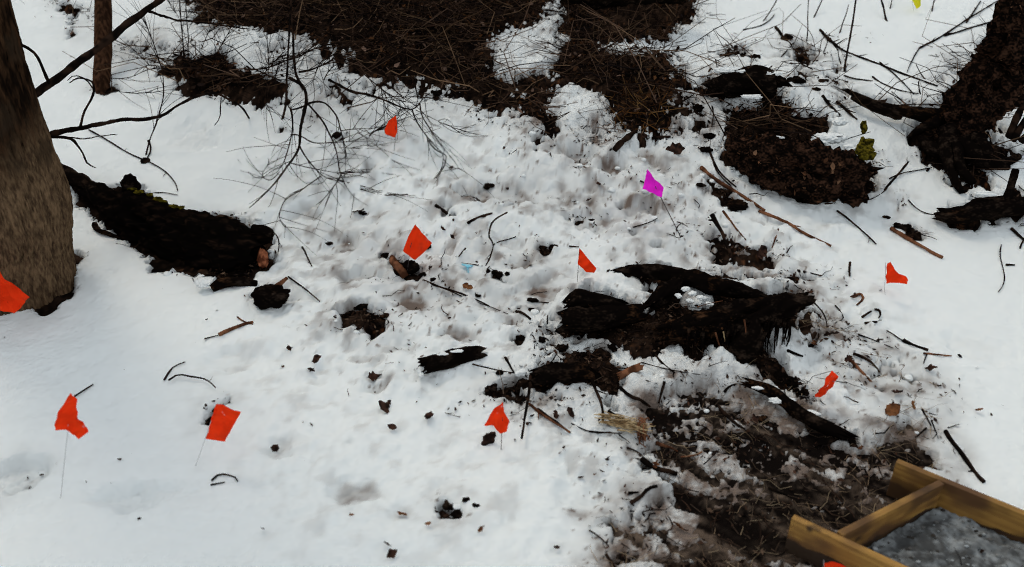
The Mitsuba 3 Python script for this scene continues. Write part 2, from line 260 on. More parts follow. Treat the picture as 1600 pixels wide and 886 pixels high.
scene['m_litter'] = dict(type='twosided', bsdf=dict(type='diffuse', reflectance=VC))
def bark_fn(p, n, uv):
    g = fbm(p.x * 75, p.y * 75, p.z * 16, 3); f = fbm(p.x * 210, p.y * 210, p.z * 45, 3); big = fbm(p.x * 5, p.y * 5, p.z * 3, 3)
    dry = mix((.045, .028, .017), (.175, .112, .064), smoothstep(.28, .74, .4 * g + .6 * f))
    dark_bark = mix((.006, .004, .003), (.05, .026, .014), smoothstep(.3, .8, g))
    k = smoothstep(.40, .72, p.z + .5 * (big - .5) + .25 * (g - .5))  # bark colour turns to the darker brown higher up the trunk
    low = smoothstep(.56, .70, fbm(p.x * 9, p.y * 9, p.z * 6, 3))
    return mix(mix(dry, dark_bark, k), (.03, .02, .013), low * .7)
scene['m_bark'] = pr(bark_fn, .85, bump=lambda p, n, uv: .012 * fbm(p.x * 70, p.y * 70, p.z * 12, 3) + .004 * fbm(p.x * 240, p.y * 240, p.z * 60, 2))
def smallbark_fn(p, n, uv):
    g = fbm(p.x * 90, p.y * 90, p.z * 14, 3)
    return mix((.016, .008, .005), (.075, .036, .020), smoothstep(.3, .8, g))
scene['m_small_bark'] = pr(smallbark_fn, .85)
def rot_fn(p, n, uv):
    g = fbm(p.x * 26, p.y * 40, p.z * 40, 4); r = fbm(p.x * 7 + 3, p.y * 7, p.z * 7, 2); f = noise(p.x * 150, p.y * 220, p.z * 220)
    return mix((.0035, .0025, .0022), mix((.034, .023, .017), (.062, .030, .015), smoothstep(.55, .7, r)), smoothstep(.48, .85, .7 * g + .3 * f))
scene['m_rotten'] = pr(rot_fn, .8)
scene['m_black_rot'] = pr(lambda p, n, uv: mix((.0028, .0022, .002), (.017, .010, .007), smoothstep(.5, .85, fbm(p.x * 26, p.y * 60, p.z * 60, 4))), .8)
scene['m_red_rot'] = pr(lambda p, n, uv: mix((.004, .0028, .0024), (.060, .030, .019), smoothstep(.42, .8, .6 * fbm(p.x * 30, p.y * 30, p.z * 30, 4) + .4 * noise(p.x * 140, p.y * 140, p.z * 140))), .8)
scene['m_twig'] = pr(lambda p, n, uv: mix((.005, .0038, .0034), (.028, .016, .011), smoothstep(.4, .75, fbm(p.x * 30, p.y * 30, p.z * 30, 2))), .8)
scene['m_brown_stick'] = pr(lambda p, n, uv: mix((.05, .02, .011), (.22, .095, .05), smoothstep(.3, .75, fbm(p.x * 50, p.y * 30, p.z * 30, 3))), .8)
scene['m_straw'] = pr(lambda p, n, uv: mix((.22, .14, .07), (.55, .42, .24), smoothstep(.3, .7, fbm(p.x * 60, p.y * 60, p.z * 60, 2))), .8)
scene['m_moss'] = pr(lambda p, n, uv: mix((.014, .012, .002), (.11, .088, .010), smoothstep(.3, .7, fbm(p.x * 90, p.y * 90, p.z * 90, 2))), .9)
MUD = -.01      # height up to which mud has splashed on the sieve
def wood_fn(p, n, uv):
    a, b = uv.x, uv.y
    ring = dr.sin(b * 260 + 9 * fbm(a * 3, b * 30, 2.0, 3)) * .5 + .5
    g = fbm(a * 6, b * 180, 0, 3); st = fbm(p.x * 9, p.y * 9, p.z * 12, 3)
    c = mix((.23, .118, .030), (.42, .235, .062), .5 * ring + .5 * g)
    c = mix(c, (.11, .055, .024), smoothstep(.42, .72, st))
    c = mix(c, (.035, .022, .014), smoothstep(.58, .74, fbm(p.x * 16, p.y * 16, p.z * 22, 3) + .9 * smoothstep(MUD + .055, MUD - .02, p.z) - .12))
    return c
def dark_wood_fn(p, n, uv):        # the same timber with more dark brown blotches
    return mix(wood_fn(p, n, uv), (.075, .038, .015), .8 * smoothstep(.42, .66, fbm(p.x * 11, p.y * 11, p.z * 15, 3)))
scene['m_wood'] = pr(wood_fn, .65, spec=.2)
scene['m_dark_wood'] = pr(dark_wood_fn, .6, spec=.2)
for nm, col in (('m_flag', (.94, .05, .010)), ('m_flag_pink', (.97, .025, .78)), ('m_flag_yellow', (.78, .72, .03))):
    hi = tuple(min(1, c * 1.0) for c in col)
    def ff(p, n, uv, col=col):
        c = mix(tuple(c * .84 for c in col), col, smoothstep(.3, .62, fbm(p.x * 34, p.y * 34, p.z * 34, 3)))
        return mix(c, tuple(.6 * x + .01 for x in col), .7 * smoothstep(.55, .8, fbm(p.x * 22, p.y * 22, p.z * 22, 4)))
    scene[nm] = dict(type='principledthin', base_color=proc(ff), roughness=.45, diff_trans=.7, spec_trans=0.0, eta=1.4)
scene['m_wire'] = dict(type='twosided', bsdf=dict(type='principled', base_color={'type': 'rgb', 'value': [.55, .56, .57]}, metallic=.2, roughness=.5))
scene['m_dark_wire'] = dict(type='twosided', bsdf=dict(type='principled', base_color={'type': 'rgb', 'value': [.05, .04, .04]}, metallic=.3, roughness=.6))
scene['m_leaf'] = pr(lambda p, n, uv: mix((.05, .02, .012), (.20, .085, .035), smoothstep(.3, .7, fbm(p.x * 70, p.y * 70, p.z * 70, 3))), .6)
scene['m_dark_leaf'] = pr(lambda p, n, uv: mix((.012, .008, .007), (.06, .03, .022), smoothstep(.3, .7, fbm(p.x * 70, p.y * 70, p.z * 70, 3))), .6)
scene['m_blue'] = pr((.25, .62, .78), .6)
scene['m_cut_wood'] = pr(lambda p, n, uv: mix((.10, .03, .015), (.34, .12, .06), smoothstep(.3, .7, fbm(p.x * 60, p.y * 60, p.z * 60, 3))), .8)

# ------------------------------------------------------------------ the ground: bare soil sheet under a snow sheet
def quads(nx, ny):
    i = np.arange(nx - 1)[None] + nx * np.arange(ny - 1)[:, None]
    a = i.ravel(); return np.stack([a, a + 1, a + 1 + nx, a + nx], 1)
Q = quads(len(XS), len(YS))
def grid_mesh(Zs, keep=None):
    q = Q if keep is None else Q[keep.ravel()[Q].any(1)]
    v = np.stack([GX.ravel(), GY.ravel(), Zs.ravel()], 1)
    used = np.unique(q); remap = np.zeros(len(v), int); remap[used] = np.arange(len(used))
    return (v[used], remap[q]), used
def lerp3(a, b, t): return np.asarray(a)[None] * (1 - t[:, None]) + np.asarray(b)[None] * t[:, None]
msh, used = grid_mesh(SNOW, SNOW > SOIL - .012)
b_, d_, t_ = BARE.ravel()[used], DIRT.ravel()[used], th.ravel()[used]
nn, n4 = fb(GX, GY, 19, 81, 4).ravel()[used], fb(GX, GY, 75, 83, 3).ravel()[used]
stain = np.clip(d_ * (.25 + 1.7 * (nn - .25)) * .80 + .55 * (1 - t_) + .42 * TRAMP.ravel()[used] * ss(.5, .72, nn), 0, 1)
stain = np.clip(stain + .8 * ss(.66, .74, n4) * ss(.15, .6, d_ + .4 * TRAMP.ravel()[used]), 0, 1)
stain = np.clip(stain + .42 * TRAIL.ravel()[used] * ss(.3, .6, n4), 0, 1)
colr = lerp3((.82, .868, .885), (.165, .130, .112), stain)
labels['snow'] = {'label': 'white snow cover, trampled and dirty in the middle, smooth at both sides', 'kind': 'structure'}
scene['snow'] = mikit.ply(msh, 'm_snow', smooth=True, color=np.clip(colr, .02, .95))
msh, used = grid_mesh(SOIL)
a1, a2, a3 = fb(GX, GY, 24, 91, 4).ravel()[used], fb(GX, GY, 85, 93, 3).ravel()[used], fb(GX, GY, 6, 95, 3).ravel()[used]
c = lerp3((.004, .0028, .0024), (.042, .025, .017), ss(.42, .75, .6 * a1 + .4 * a2))
c = c + (lerp3((.0, .0, .0), (.07, .025, .008), ss(.62, .72, a2)) * ss(.45, .6, a3)[:, None])
tr_ = ss(.3, .9, DIRT.ravel()[used]) * ss(3.0, 2.3, GY.ravel()[used])
tr_ *= 1 - ss(.85, 1.15, BARE.ravel()[used])
sk = STREAK.ravel()[used]; tw = TRAIL.ravel()[used][:, None]; mud = lerp3((.006, .0045, .004), (.115, .085, .065), ss(.42, .64, .7 * sk + .3 * a2) * (1 - .85 * ss(.85, 1.15, BARE.ravel()[used])))
c = c * (1 - tw) + mud * tw
labels['ground'] = {'label': 'dark bare soil showing where the snow is gone', 'kind': 'structure'}
scene['ground'] = mikit.ply(msh, 'm_soil', smooth=True, color=np.clip(c, .002, .9))

# ------------------------------------------------------------------ mesh builders
def tube(pts, rad, n=6, noise_=0.0, seed=0, caps=True):
    pts = np.asarray(pts, float); m = len(pts); rad = np.broadcast_to(np.asarray(rad, float), (m,)).copy()
    tan = unit(np.gradient(pts, axis=0)); a = np.array([0, 0, 1.0]) if abs(tan[0][2]) < .9 else np.array([1.0, 0, 0])
    N = np.zeros((m, 3)); N[0] = unit(a - tan[0] * (a @ tan[0]))
    for i in range(1, m): N[i] = unit(N[i - 1] - tan[i] * (N[i - 1] @ tan[i]))
    B = np.cross(tan, N); th_ = np.arange(n) * 2 * np.pi / n
    ring = N[:, None] * np.cos(th_)[None, :, None] + B[:, None] * np.sin(th_)[None, :, None]
    r = rad[:, None, None]
    if noise_:
        q = (pts[:, None] + ring * r)
        r = r * (1 + noise_ * (meshkit.fbm(q * 40 + seed, 3, seed) - .5)[..., None])
    v = (pts[:, None] + ring * r).reshape(-1, 3)
    i = np.arange(m - 1)[:, None] * n + np.arange(n)[None]; j = np.arange(m - 1)[:, None] * n + (np.arange(n)[None] + 1) % n
    f = np.concatenate([np.stack([i, j, j + n], -1).reshape(-1, 3), np.stack([i, j + n, i + n], -1).reshape(-1, 3)])
    if caps:
        k = len(v); v = np.vstack([v, pts[0], pts[-1]]); e = np.arange(n); e2 = (e + 1) % n; o = (m - 1) * n
        f = np.vstack([f, np.stack([e2, e, np.full(n, k)], 1), np.stack([o + e, o + e2, np.full(n, k + 1)], 1)])
    return v, f
def join(ms):
    vs, fs, o = [], [], 0
    for v, f in ms:
        v, f = np.asarray(v), np.asarray(f); vs.append(v); fs.append(f + o); o += len(v)
    return np.vstack(vs), np.vstack(fs)
def smooth_line(pts, step=.02):
    pts = np.asarray(pts, float)
    if len(pts) < 3:
        n = max(4, int(np.linalg.norm(pts[-1] - pts[0]) / step)); t = np.linspace(0, 1, n)[:, None]; return pts[0] * (1 - t) + pts[-1] * t
    from scipy.interpolate import PchipInterpolator
    s = np.concatenate([[0], np.cumsum(np.linalg.norm(np.diff(pts, axis=0), axis=1))]) + np.arange(len(pts)) * 1e-6
    n = int(np.clip(s[-1] / step, 6, 80)); return PchipInterpolator(s, pts)(np.linspace(0, s[-1], n))
def wobble(line, amp, seed, f=14):
    n = np.stack([meshkit.fbm(line * f + 11 * k, 3, seed + k) - .5 for k in range(3)], -1); return line + 2 * amp * n
def px_m(P): return (P - EYE) @ FWD / 1386      # metres per photograph pixel at a point
def stick_mesh(pts, r0, r1, seed, amp=.004, n=7, nz=.5, nubs=0):
    L = wobble(smooth_line(pts), amp, seed); t = np.linspace(0, 1, len(L))
    r = (r0 + (r1 - r0) * t) * (1 + .7 * (meshkit.fbm(L * 30, 2, seed) - .5)); out = [tube(L, r, n, nz, seed)]
    if nubs:
        r_ = np.random.default_rng(seed)
        for k in range(nubs):
            i = int(r_.integers(1, len(L) - 1)); a = unit(L[min(i + 1, len(L) - 1)] - L[i - 1]); d = unit(.7 * a + r_.normal(0, .6, 3) * (1, 1, .4) + (0, 0, .1)); l = r_.uniform(1.5, 7) * r[i] + r_.uniform(0, .03)
            S = np.array([L[i], L[i] + d * l * .5, L[i] + d * l + r_.normal(0, .003, 3)]); out.append(tube(S, np.array([.55, .45, .25]) * r[i], max(4, n - 2)))
    return out[0] if len(out) == 1 else join(out)
def log_mesh(pts, radii, seed, rough=.22, n=44, rag=.06, step=.008, ridge=.14, hollow=False, crumble=.55):
    pts = np.asarray(pts, float); L = smooth_line(pts, step); m = len(L)
    s0 = np.concatenate([[0], np.cumsum(np.linalg.norm(np.diff(pts, axis=0), axis=1))]); s = np.linspace(0, s0[-1], m)
    R = np.interp(s, s0, radii)
    tan = unit(np.gradient(L, axis=0)); up = np.array([0, 0, 1.0]); side = unit(np.cross(tan, up)); U = np.cross(side, tan)
    th_ = np.arange(n) * 2 * np.pi / n; cs, sn = np.cos(th_), np.sin(th_)
    lump = meshkit.fbm(np.stack([np.broadcast_to(cs * 1.2, (m, n)), np.broadcast_to(sn * 1.2, (m, n)), np.repeat(s[:, None] * 6, n, 1)], -1) + seed, 4, seed) - .5
    rid = np.abs(meshkit.fbm(np.stack([np.broadcast_to(cs * 5, (m, n)), np.broadcast_to(sn * 5, (m, n)), np.repeat(s[:, None] * 9, n, 1)], -1) + seed, 3, seed + 5) - .5)
    r = R[:, None] * (1 + 2 * rough * lump - 2 * ridge * rid)
    rad = side[:, None] * cs[None, :, None] + U[:, None] * sn[None, :, None]; v = L[:, None] + rad * r[..., None]
    q = v.copy(); along = (v @ unit(L[-1] - L[0]))[..., None] * unit(L[-1] - L[0]); q = q - .55 * along       # chunks longer along the grain
    chunk = 1.3 * (meshkit.fbm(q * 24 + seed, 3, seed + 11) - .5) + .7 * (meshkit.fbm(q * 80 + seed, 2, seed + 12) - .5) - .8 * ss(.62, .78, meshkit.fbm(q * 14 + seed, 3, seed + 13))
    v = v + rad * (R[:, None] * chunk * crumble)[..., None]
    ext = (meshkit.fbm(np.stack([cs * 2.5, sn * 2.5, cs * 0 + seed], -1), 3, seed + 8) - .5) * 2 * rag     # broken, jagged ends
    k = max(2, int(.05 / step)); w = np.linspace(1, 0, k)[:, None, None]
    v[:k] -= tan[0] * ext[None, :, None] * w; v[-k:] += tan[-1] * ext[None, ::-1, None] * w[::-1]
    v = v.reshape(-1, 3); i = np.arange(m - 1)[:, None] * n + np.arange(n)[None]; j = np.arange(m - 1)[:, None] * n + (np.arange(n)[None] + 1) % n
    f = np.concatenate([np.stack([i, j, j + n], -1).reshape(-1, 3), np.stack([i, j + n, i + n], -1).reshape(-1, 3)])
    for end, o, sg in ((0, 0, 1), (m - 1, (m - 1) * n, -1)):     # end faces, sunk in rings
        prev = np.arange(n) + o; c0 = L[end]
        for q, dep in ((.7, .25), (.35, .55 if hollow else .3)):
            ring = c0 + (v[o:o + n] - c0) * q + tan[end] * sg * R[end] * dep + (meshkit.noise(v[o:o + n] * 60, seed)[:, None] - .5) * R[end] * .35
            nw = np.arange(n) + len(v); v = np.vstack([v, ring]); p2, n2_ = np.roll(prev, -1), np.roll(nw, -1)
            f = np.vstack([f, np.stack([prev, nw, n2_], 1), np.stack([prev, n2_, p2], 1)]); prev = nw
        k_ = len(v); v = np.vstack([v, c0 + tan[end] * sg * R[end] * (.8 if hollow else .3)]); f = np.vstack([f, np.stack([prev, np.full(n, k_), np.roll(prev, -1)], 1)])
    return v, f
def line_pts(tag, pts, h=.006, fun=over):
    return [fun(p[0], p[1], p[2] if len(p) > 2 else h) for p in Z(tag, pts)]
def lump_mesh(c, size, seed, amp=.5, sub=3, f=2.2):
    m = trimesh.creation.icosphere(subdivisions=sub); d = np.array(m.vertices)
    r = 1 + amp * 2 * (meshkit.fbm(d * f + seed * 3.1, 4, seed) - .5)
    return d * r[:, None] * np.asarray(size) + np.asarray(c), np.array(m.faces)

# landmarks for telling small things apart: (photo x, y, name)
LM = [(70,430,'the big tree'), (160,130,'the slim tree'), (270,360,'the big black log'), (110,650,'the folded orange flag'), (348,660,'the square orange flag'), (612,197,'the far orange flag'),
      (651,378,'the diamond orange flag'), (914,408,'the slanted orange flag'), (1020,287,'the magenta flag'), (1400,428,'the right orange flag'), (1292,602,'the rolled orange flag'), (776,653,'the crumpled orange flag'),
      (705,560,'the short snowy log'), (1150,500,'the rotten log pile'), (900,580,'the debris heap'), (1400,800,'the wooden sieve'), (1250,250,'the mossy stump'), (1520,150,'the leaning trunk'), (1530,335,'the low right log'),
      (565,500,'the bark heap'), (437,190,'the bare shrub'), (420,460,'the broken stump'), (1432,5,'the yellow flag'), (1000,140,'the litter bank'), (600,60,'the brush bank'), (985,665,'the straw tuft'), (340,115,'the brushy hump')]
USED = {}
def where(px, py):
    d = sorted(LM, key=lambda l: math.hypot((l[0] - px), 1.25 * (l[1] - py)))[0]; dx, dy = px - d[0], py - d[1]; r = math.hypot(dx, dy)
    pre = 'just ' if r < 70 else ('well ' if r > 190 else '')
    if abs(dx) > 2 * abs(dy): s = ('right of' if dx > 0 else 'left of')
    elif abs(dy) > 2 * abs(dx): s = ('below' if dy > 0 else 'above')
    else: s = ('below' if dy > 0 else 'above') + (' right of' if dx > 0 else ' left of')
    return f'{pre}{s} {d[2]}'
PENDING = []       # (key, look, px, py): labels are settled at the end, when look-alikes at the same place are told apart
def placed(key, look, px, py): PENDING.append((key, look, px, py))
def settle():
    by = {}
    for key, look, px, py in PENDING: by.setdefault(f'{look} {where(px, py)}', []).append((px, key))
    for text, items in by.items():
        items.sort(); n = len(items)
        for i, (_, key) in enumerate(items):
            if n == 1: t = text
            else:
                o = {2: ['left', 'right'], 3: ['left', 'middle', 'right']}.get(n, ['leftmost', 'second', 'third', 'fourth', 'fifth', 'sixth', 'seventh', 'eighth', 'ninth', 'tenth', 'eleventh', 'twelfth', 'thirteenth'])[min(i, 12)]
                if n > 3 and i == n - 1: o = 'rightmost'
                t = f'{text}, {o} one' if n <= 3 or i in (0, n - 1) else f'{text}, {o} from left'
            labels[key]['label'] = t
# ------------------------------------------------------------------ big tree at the left
def tree_trunk():
    foot = over(30, 455); d = (foot - EYE) @ FWD; m_ = d / 1386
    R = 98 * m_
    edge = over(118, 440); cx = edge[0] - R * .98; cy = foot[1] + R * .25; z0 = float(h0(cx, cy))
    hs = np.concatenate([np.linspace(-.25, 1.2, 200), np.linspace(1.23, 6.0, 60)])
    n = 260; th_ = np.arange(n) * 2 * np.pi / n; cs, sn = np.cos(th_), np.sin(th_)
    V = []
    for h in hs:
        flare = 1 + .14 * math.exp(-((h - .24) / .23) ** 2) - .07 * math.exp(-max(h + .02, 0) / .07) - .028 * max(0, h - .3)
        rib = 1 + .045 * (meshkit.fbm(np.stack([cs * 2.2, sn * 2.2, cs * 0 + h * 1.2], -1), 3, 3) - .5) * 2 + .05 * (meshkit.fbm(np.stack([cs * 15, sn * 15, cs * 0 + h * 6], -1), 3, 4) - .5) + .085 * (.5 - np.abs(meshkit.fbm(np.stack([cs * 34, sn * 34, cs * 0 + h * 11], -1), 2, 5) - .5) * 2)
        root = 1 + .30 * math.exp(-max(h + .05, 0) / .06) * (meshkit.fbm(np.stack([cs * 3, sn * 3, cs * 0 + 1.5], -1), 3, 6) - .35)
        r = R * flare * rib * root
        V.append(np.stack([cx + .028 * max(h, 0) - .03 * math.exp(-((h - .1) / .15) ** 2) + cs * r, cy + .02 * max(h, 0) + sn * r, np.full(n, z0 + h)], -1))
    m = len(hs); v = np.array(V).reshape(-1, 3)
    i = np.arange(m - 1)[:, None] * n + np.arange(n)[None]; j = np.arange(m - 1)[:, None] * n + (np.arange(n)[None] + 1) % n
    f = np.concatenate([np.stack([i, j, j + n], -1).reshape(-1, 3), np.stack([i, j + n, i + n], -1).reshape(-1, 3)])
    return (v, f), d
tm, TREE_D = tree_trunk()
TREE = thing('tree', 'thick brown tree trunk at the left edge with grey fibrous bark at its foot', 'tree')
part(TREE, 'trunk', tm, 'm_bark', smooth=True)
def at_depth(px, py, d): r = ray(px, py); return EYE + r * (d / (r @ FWD))
def branch(parent, tag, pts, d0, d1, r0, r1, seed, name='branch', mat='m_twig', amp=.006):
    q = Z(tag, pts); n = len(q)
    P = [at_depth(p[0], p[1], d0 + (d1 - d0) * i / max(1, n - 1)) for i, p in enumerate(q)]
    return part(parent, name, stick_mesh(P, r0, r1, seed, amp, 8), mat, smooth=True)
b1 = branch(TREE, 1, [(60,490),(160,435),(280,350),(440,230),(600,100),(750,-5),(1000,-180)], TREE_D + .05, TREE_D + .7, .0165, .0115, 3, amp=.004)
branch(b1, 1, [(225,385),(215,360),(190,290),(140,230),(80,202),(30,200)], TREE_D + .12, TREE_D + .05, .006, .004, 4, 'twig')
branch(b1, 1, [(690,55),(745,72),(800,92),(900,101),(1080,125),(1150,132)], TREE_D + .6, TREE_D + 1.3, .006, .003, 14, 'twig')
b2 = branch(TREE, 1, [(120,640),(215,622),(370,590),(550,555),(730,540),(850,470),(960,430),(1060,460),(1140,530),(1190,645)], TREE_D + .05, TREE_D + 1.1, .0095, .0035, 5)
branch(b2, 1, [(370,590),(400,500),(435,425),(425,380),(380,362),(320,382)], TREE_D + .25, TREE_D + .35, .0055, .002, 6, 'twig')
branch(b2, 1, [(1020,445),(1015,530),(990,580)], TREE_D + .9, TREE_D + .9, .003, .0015, 7, 'twig')
branch(b2, 1, [(430,410),(350,350),(310,375)], TREE_D + .32, TREE_D + .35, .003, .0015, 8, 'twig')
branch(TREE, 1, [(200,635),(330,640),(370,690),(400,750),(440,772)], TREE_D + .05, TREE_D + .3, .006, .002, 9)
branch(TREE, 1, [(215,625),(380,640),(450,630),(540,622)], TREE_D + .05, TREE_D + .5, .003, .0015, 10)

def slim_tree():
    p = over(160, 137); d = (p - EYE) @ FWD; r = 12.0 * d / 1386
    top = at_depth(161, 0, d + .1); ax = unit(top - p)
    L = [p - ax * .15, p, p + ax * .05, p + ax * .3, p + (ax + np.array([0, 0, .15])) * 1.2, p + (ax + np.array([0, 0, .3])) * 3.5]
    t = thing('slim_tree', 'slim reddish brown tree trunk at the top left behind the diagonal branch', 'tree')
    part(t, 'trunk', tube(wobble(smooth_line(L, .03), .008, 4, 6), np.linspace(r * 1.12, r * .7, len(smooth_line(L, .03))), 20, .22, 5), 'm_small_bark', smooth=True)
slim_tree()

# ------------------------------------------------------------------ bare shrubs: stems rooted in the snow, boughs bending over it
FINE = {}
def side_twigs(parent, L, r, seed):
    r_ = np.random.default_rng(seed); out = FINE.setdefault(parent, [])
    for k in range(int(r_.integers(6, 12))):
        i = int(r_.integers(len(L) // 5, len(L))); p = L[i]; t = unit(L[min(i + 1, len(L) - 1)] - L[max(i - 1, 0)]); d = unit(t + r_.normal(0, .6, 3) * (1, .8, .6)); l = r_.uniform(.06, .32)
        Q = [p, p + d * l * .5 + r_.normal(0, .005, 3), p + d * l + r_.normal(0, .008, 3) - (0, 0, .02)]
        for q in Q[1:]: q[2] = max(q[2], float(ftop(q[0], q[1])) + .004)
        S = smooth_line(Q, .015); out.append(tube(S, np.linspace(.0015, .0007, len(S)), 4))
def bough(parent, tag, pts, r0, r1, seed, name='branch', h0_=.0, h1_=.0, mat='m_twig'):
    q = Z(tag, pts); n = len(q); P = []
    for i, p in enumerate(q):
        h = p[2] if len(p) > 2 else h0_ + (h1_ - h0_) * i / max(1, n - 1); P.append(near_base(p[0], p[1], h))
    side_twigs(parent, smooth_line(P), r0, seed); return part(parent, name, stick_mesh(P, .52 * r0, .55 * r1, seed, .003, 6), mat, smooth=True)
def stem(parent, tag, pts, r0, r1, seed, name='stem', lean=0.0, mat='m_twig'):
    q = Z(tag, pts); root = over(q[0][0], q[0][1], -.02); d = (root - EYE) @ FWD; P = [root]
    for i, p in enumerate(q[1:]): P.append(at_depth(p[0], p[1], d + lean * (i + 1) / len(q)))
    side_twigs(parent, smooth_line(P), r0, seed); return part(parent, name, stick_mesh(P, .52 * r0, .55 * r1, seed, .003, 6), mat, smooth=True)
s = thing('bare_shrub', 'bare shrub with drooping leafless boughs left of the far orange flag', 'shrub')
stem(s, 1, [(1290,580),(1305,540),(1320,470),(1325,330),(1335,140),(1345,-60)], .012, .006, 21)
b = stem(s, 1, [(1420,440),(1385,385),(1362,330),(1350,150),(1340,-60)], .014, .006, 22)
bough(s, 1, [(1330,360),(1400,400),(1412,480),(1386,600),(1380,670),(1310,790),(1230,886),(1150,960)], .016, .003, 23, h0_=.30, h1_=.04)
bough(s, 1, [(1405,490),(1500,478),(1550,530),(1577,620),(1600,720)], .009, .003, 24, h0_=.24, h1_=.03)
bough(s, 1, [(1410,470),(1500,580),(1550,690),(1572,800),(1590,850)], .008, .003, 25, h0_=.25, h1_=.03)
bough(s, 1, [(1340,500),(1350,600),(1320,720),(1300,765)], .008, .003, 26, h0_=.24, h1_=.05)
bough(s, 1, [(1380,670),(1430,750),(1490,812),(1577,832)], .006, .002, 27, h0_=.17, h1_=.03)
bough(s, 1, [(1330,750),(1450,780),(1577,802)], .005, .002, 28, h0_=.08, h1_=.03)
bough(s, 4, [(1480,165),(1400,220),(1310,280),(1290,330),(1315,398)], .005, .002, 29, h0_=.05, h1_=.01)
bough(s, 4, [(1577,145),(1500,260),(1458,297)], .005, .002, 30, h0_=.06, h1_=.01)
bough(s, 1, [(1290,790),(1250,830),(1210,800),(1245,750)], .004, .0015, 31, h0_=.09, h1_=.03)
bough(s, 1, [(1130,318),(1240,310),(1340,270),(1420,235),(1577,190)], .007, .003, 32, h0_=.2, h1_=.3)
bough(s, 'C', [(330,260),(420,240),(520,200),(640,120)], .009, .003, 33, h0_=.25, h1_=.3)
bough(s, 'C', [(240,170),(330,140),(430,90),(560,40)], .005, .002, 34, h0_=.3, h1_=.3)
bough(s, 'C', [(370,520),(290,545),(250,470)], .009, .004, 35, h0_=.22, h1_=.2)
bough(s, 'C', [(100,200),(160,160),(200,100),(170,0)], .005, .002, 36, h0_=.1, h1_=.3)
bough(s, 'C', [(0,300),(60,270),(130,200),(230,170)], .006, .003, 37, h0_=.05, h1_=.3)
bough(s, 'C', [(270,740),(340,745),(440,800),(580,800),(720,790),(860,770)], .006, .002, 38, h0_=.12, h1_=.02)
bough(s, 'C', [(520,320),(560,250),(620,200),(680,170)], .005, .002, 39, h0_=.06, h1_=.2)
for k, q in enumerate([[(440,60),(330,150)], [(600,120),(500,180),(440,340)], [(150,320),(160,250),(240,190)], [(90,450),(110,340),(170,260)], [(70,460),(75,520),(110,570)]]):
    bough(s, 'C', q, .004, .002, 40 + k, h0_=.15, h1_=.15)
s = thing('bare_shrub', 'low bare bough reaching out of the dark brush above the far orange flag', 'shrub')
a = bough(s, 'C', [(560,320),(640,360),(740,410),(870,435),(1000,480),(1200,545),(1260,500)], .014, .006, 51, h0_=.06, h1_=.16)
stem(s, 'C', [(1255,510),(1240,440),(1225,350),(1222,260)], .006, .003, 52, 'branch')
bough(s, 'C', [(1260,500),(1270,570),(1340,700),(1430,830),(1480,890),(1560,1000)], .006, .002, 53, h0_=.16, h1_=.02)
bough(s, 'C', [(1200,545),(1250,660),(1350,800),(1440,910),(1370,1080)], .006, .002, 54, h0_=.15, h1_=.02)
bough(s, 'C', [(690,190),(800,250),(930,360),(1040,440),(1180,495),(1250,490)], .006, .003, 55, h0_=.2, h1_=.17)
bough(s, 'C', [(960,340),(970,420),(990,500),(1012,610)], .005, .002, 56, h0_=.2, h1_=.05)
bough(s, 'C', [(1040,310),(1060,390),(1110,440),(1180,490)], .005, .003, 57, h0_=.1, h1_=.17)
bough(s, 'C', [(1265,490),(1310,440),(1390,400)], .004, .002, 58, h0_=.17, h1_=.05)
bough(s, 'C', [(1230,550),(1330,600),(1450,660),(1570,700)], .003, .0015, 59, h0_=.14, h1_=.02)
bough(s, 'C', [(1190,545),(1120,545),(1070,580)], .003, .0015, 60, h0_=.14, h1_=.06)
bough(s, 'C', [(660,710),(800,695),(940,690),(1000,670)], .004, .002, 61, h0_=.03, h1_=.05)
bough(s, 'C', [(640,840),(780,845),(910,855)], .003, .0015, 62, h0_=.02, h1_=.02)
bough(s, 'C', [(870,750),(920,710),(990,690)], .007, .003, 63, h0_=.03, h1_=.05)
bough(s, 2, [(0,780),(120,830),(240,870),(300,880)], .003, .0015, 64, h0_=.02, h1_=.02)
bough(s, 2, [(170,600),(300,700),(340,740)], .003, .0015, 65, h0_=.03, h1_=.02)
s = thing('sapling', 'thin leafless sapling rising from the snow beyond the black log', 'sapling')
stem(s, 1, [(668,745),(690,650),(730,540),(755,420),(752,340),(735,280),(700,180),(655,70)], .006, .003, 71)
part(s, 'root_flare', lump_mesh(over(*Z(1, [(670,745)])[0]), (.02, .02, .018), 4, .4, 2), 'm_twig', smooth=True)
s = thing('shrub_stem_cluster', 'cluster of thin dark stems rising from the brushy hump at the top left', 'shrub')
for k, q in enumerate([[(850,290),(845,200),(832,80),(825,-60)], [(866,285),(868,180),(860,60),(856,-60)], [(915,260),(945,190),(972,125)], [(975,290),(1020,210),(1062,140)], [(830,430),(822,380),(835,300)], [(830,80),(790,30),(775,-10)]]):
    stem(s, 1, q, .008 if k in (0, 3) else .005, .003, 75 + k)
bough(s, 1, [(510,360),(600,355),(680,322),(735,322)], .004, .002, 82, h0_=.04, h1_=.06)
bough(s, 1, [(510,400),(600,430),(730,422)], .003, .0015, 83, h0_=.03, h1_=.03)
for k, q in enumerate([[(1060,420),(1040,300),(1020,230)], [(1240,330),(1235,230),(1230,160)], [(1220,520),(1225,440),(1240,340)], [(700,320),(640,250),(610,230)], [(720,250),(690,150),(655,80)]]):
    stem(s, 1, q, .004, .002, 85 + k)

for k, v in FINE.items(): part(k, 'fine_twigs', join(v), 'm_twig', kind='stuff', smooth=True)
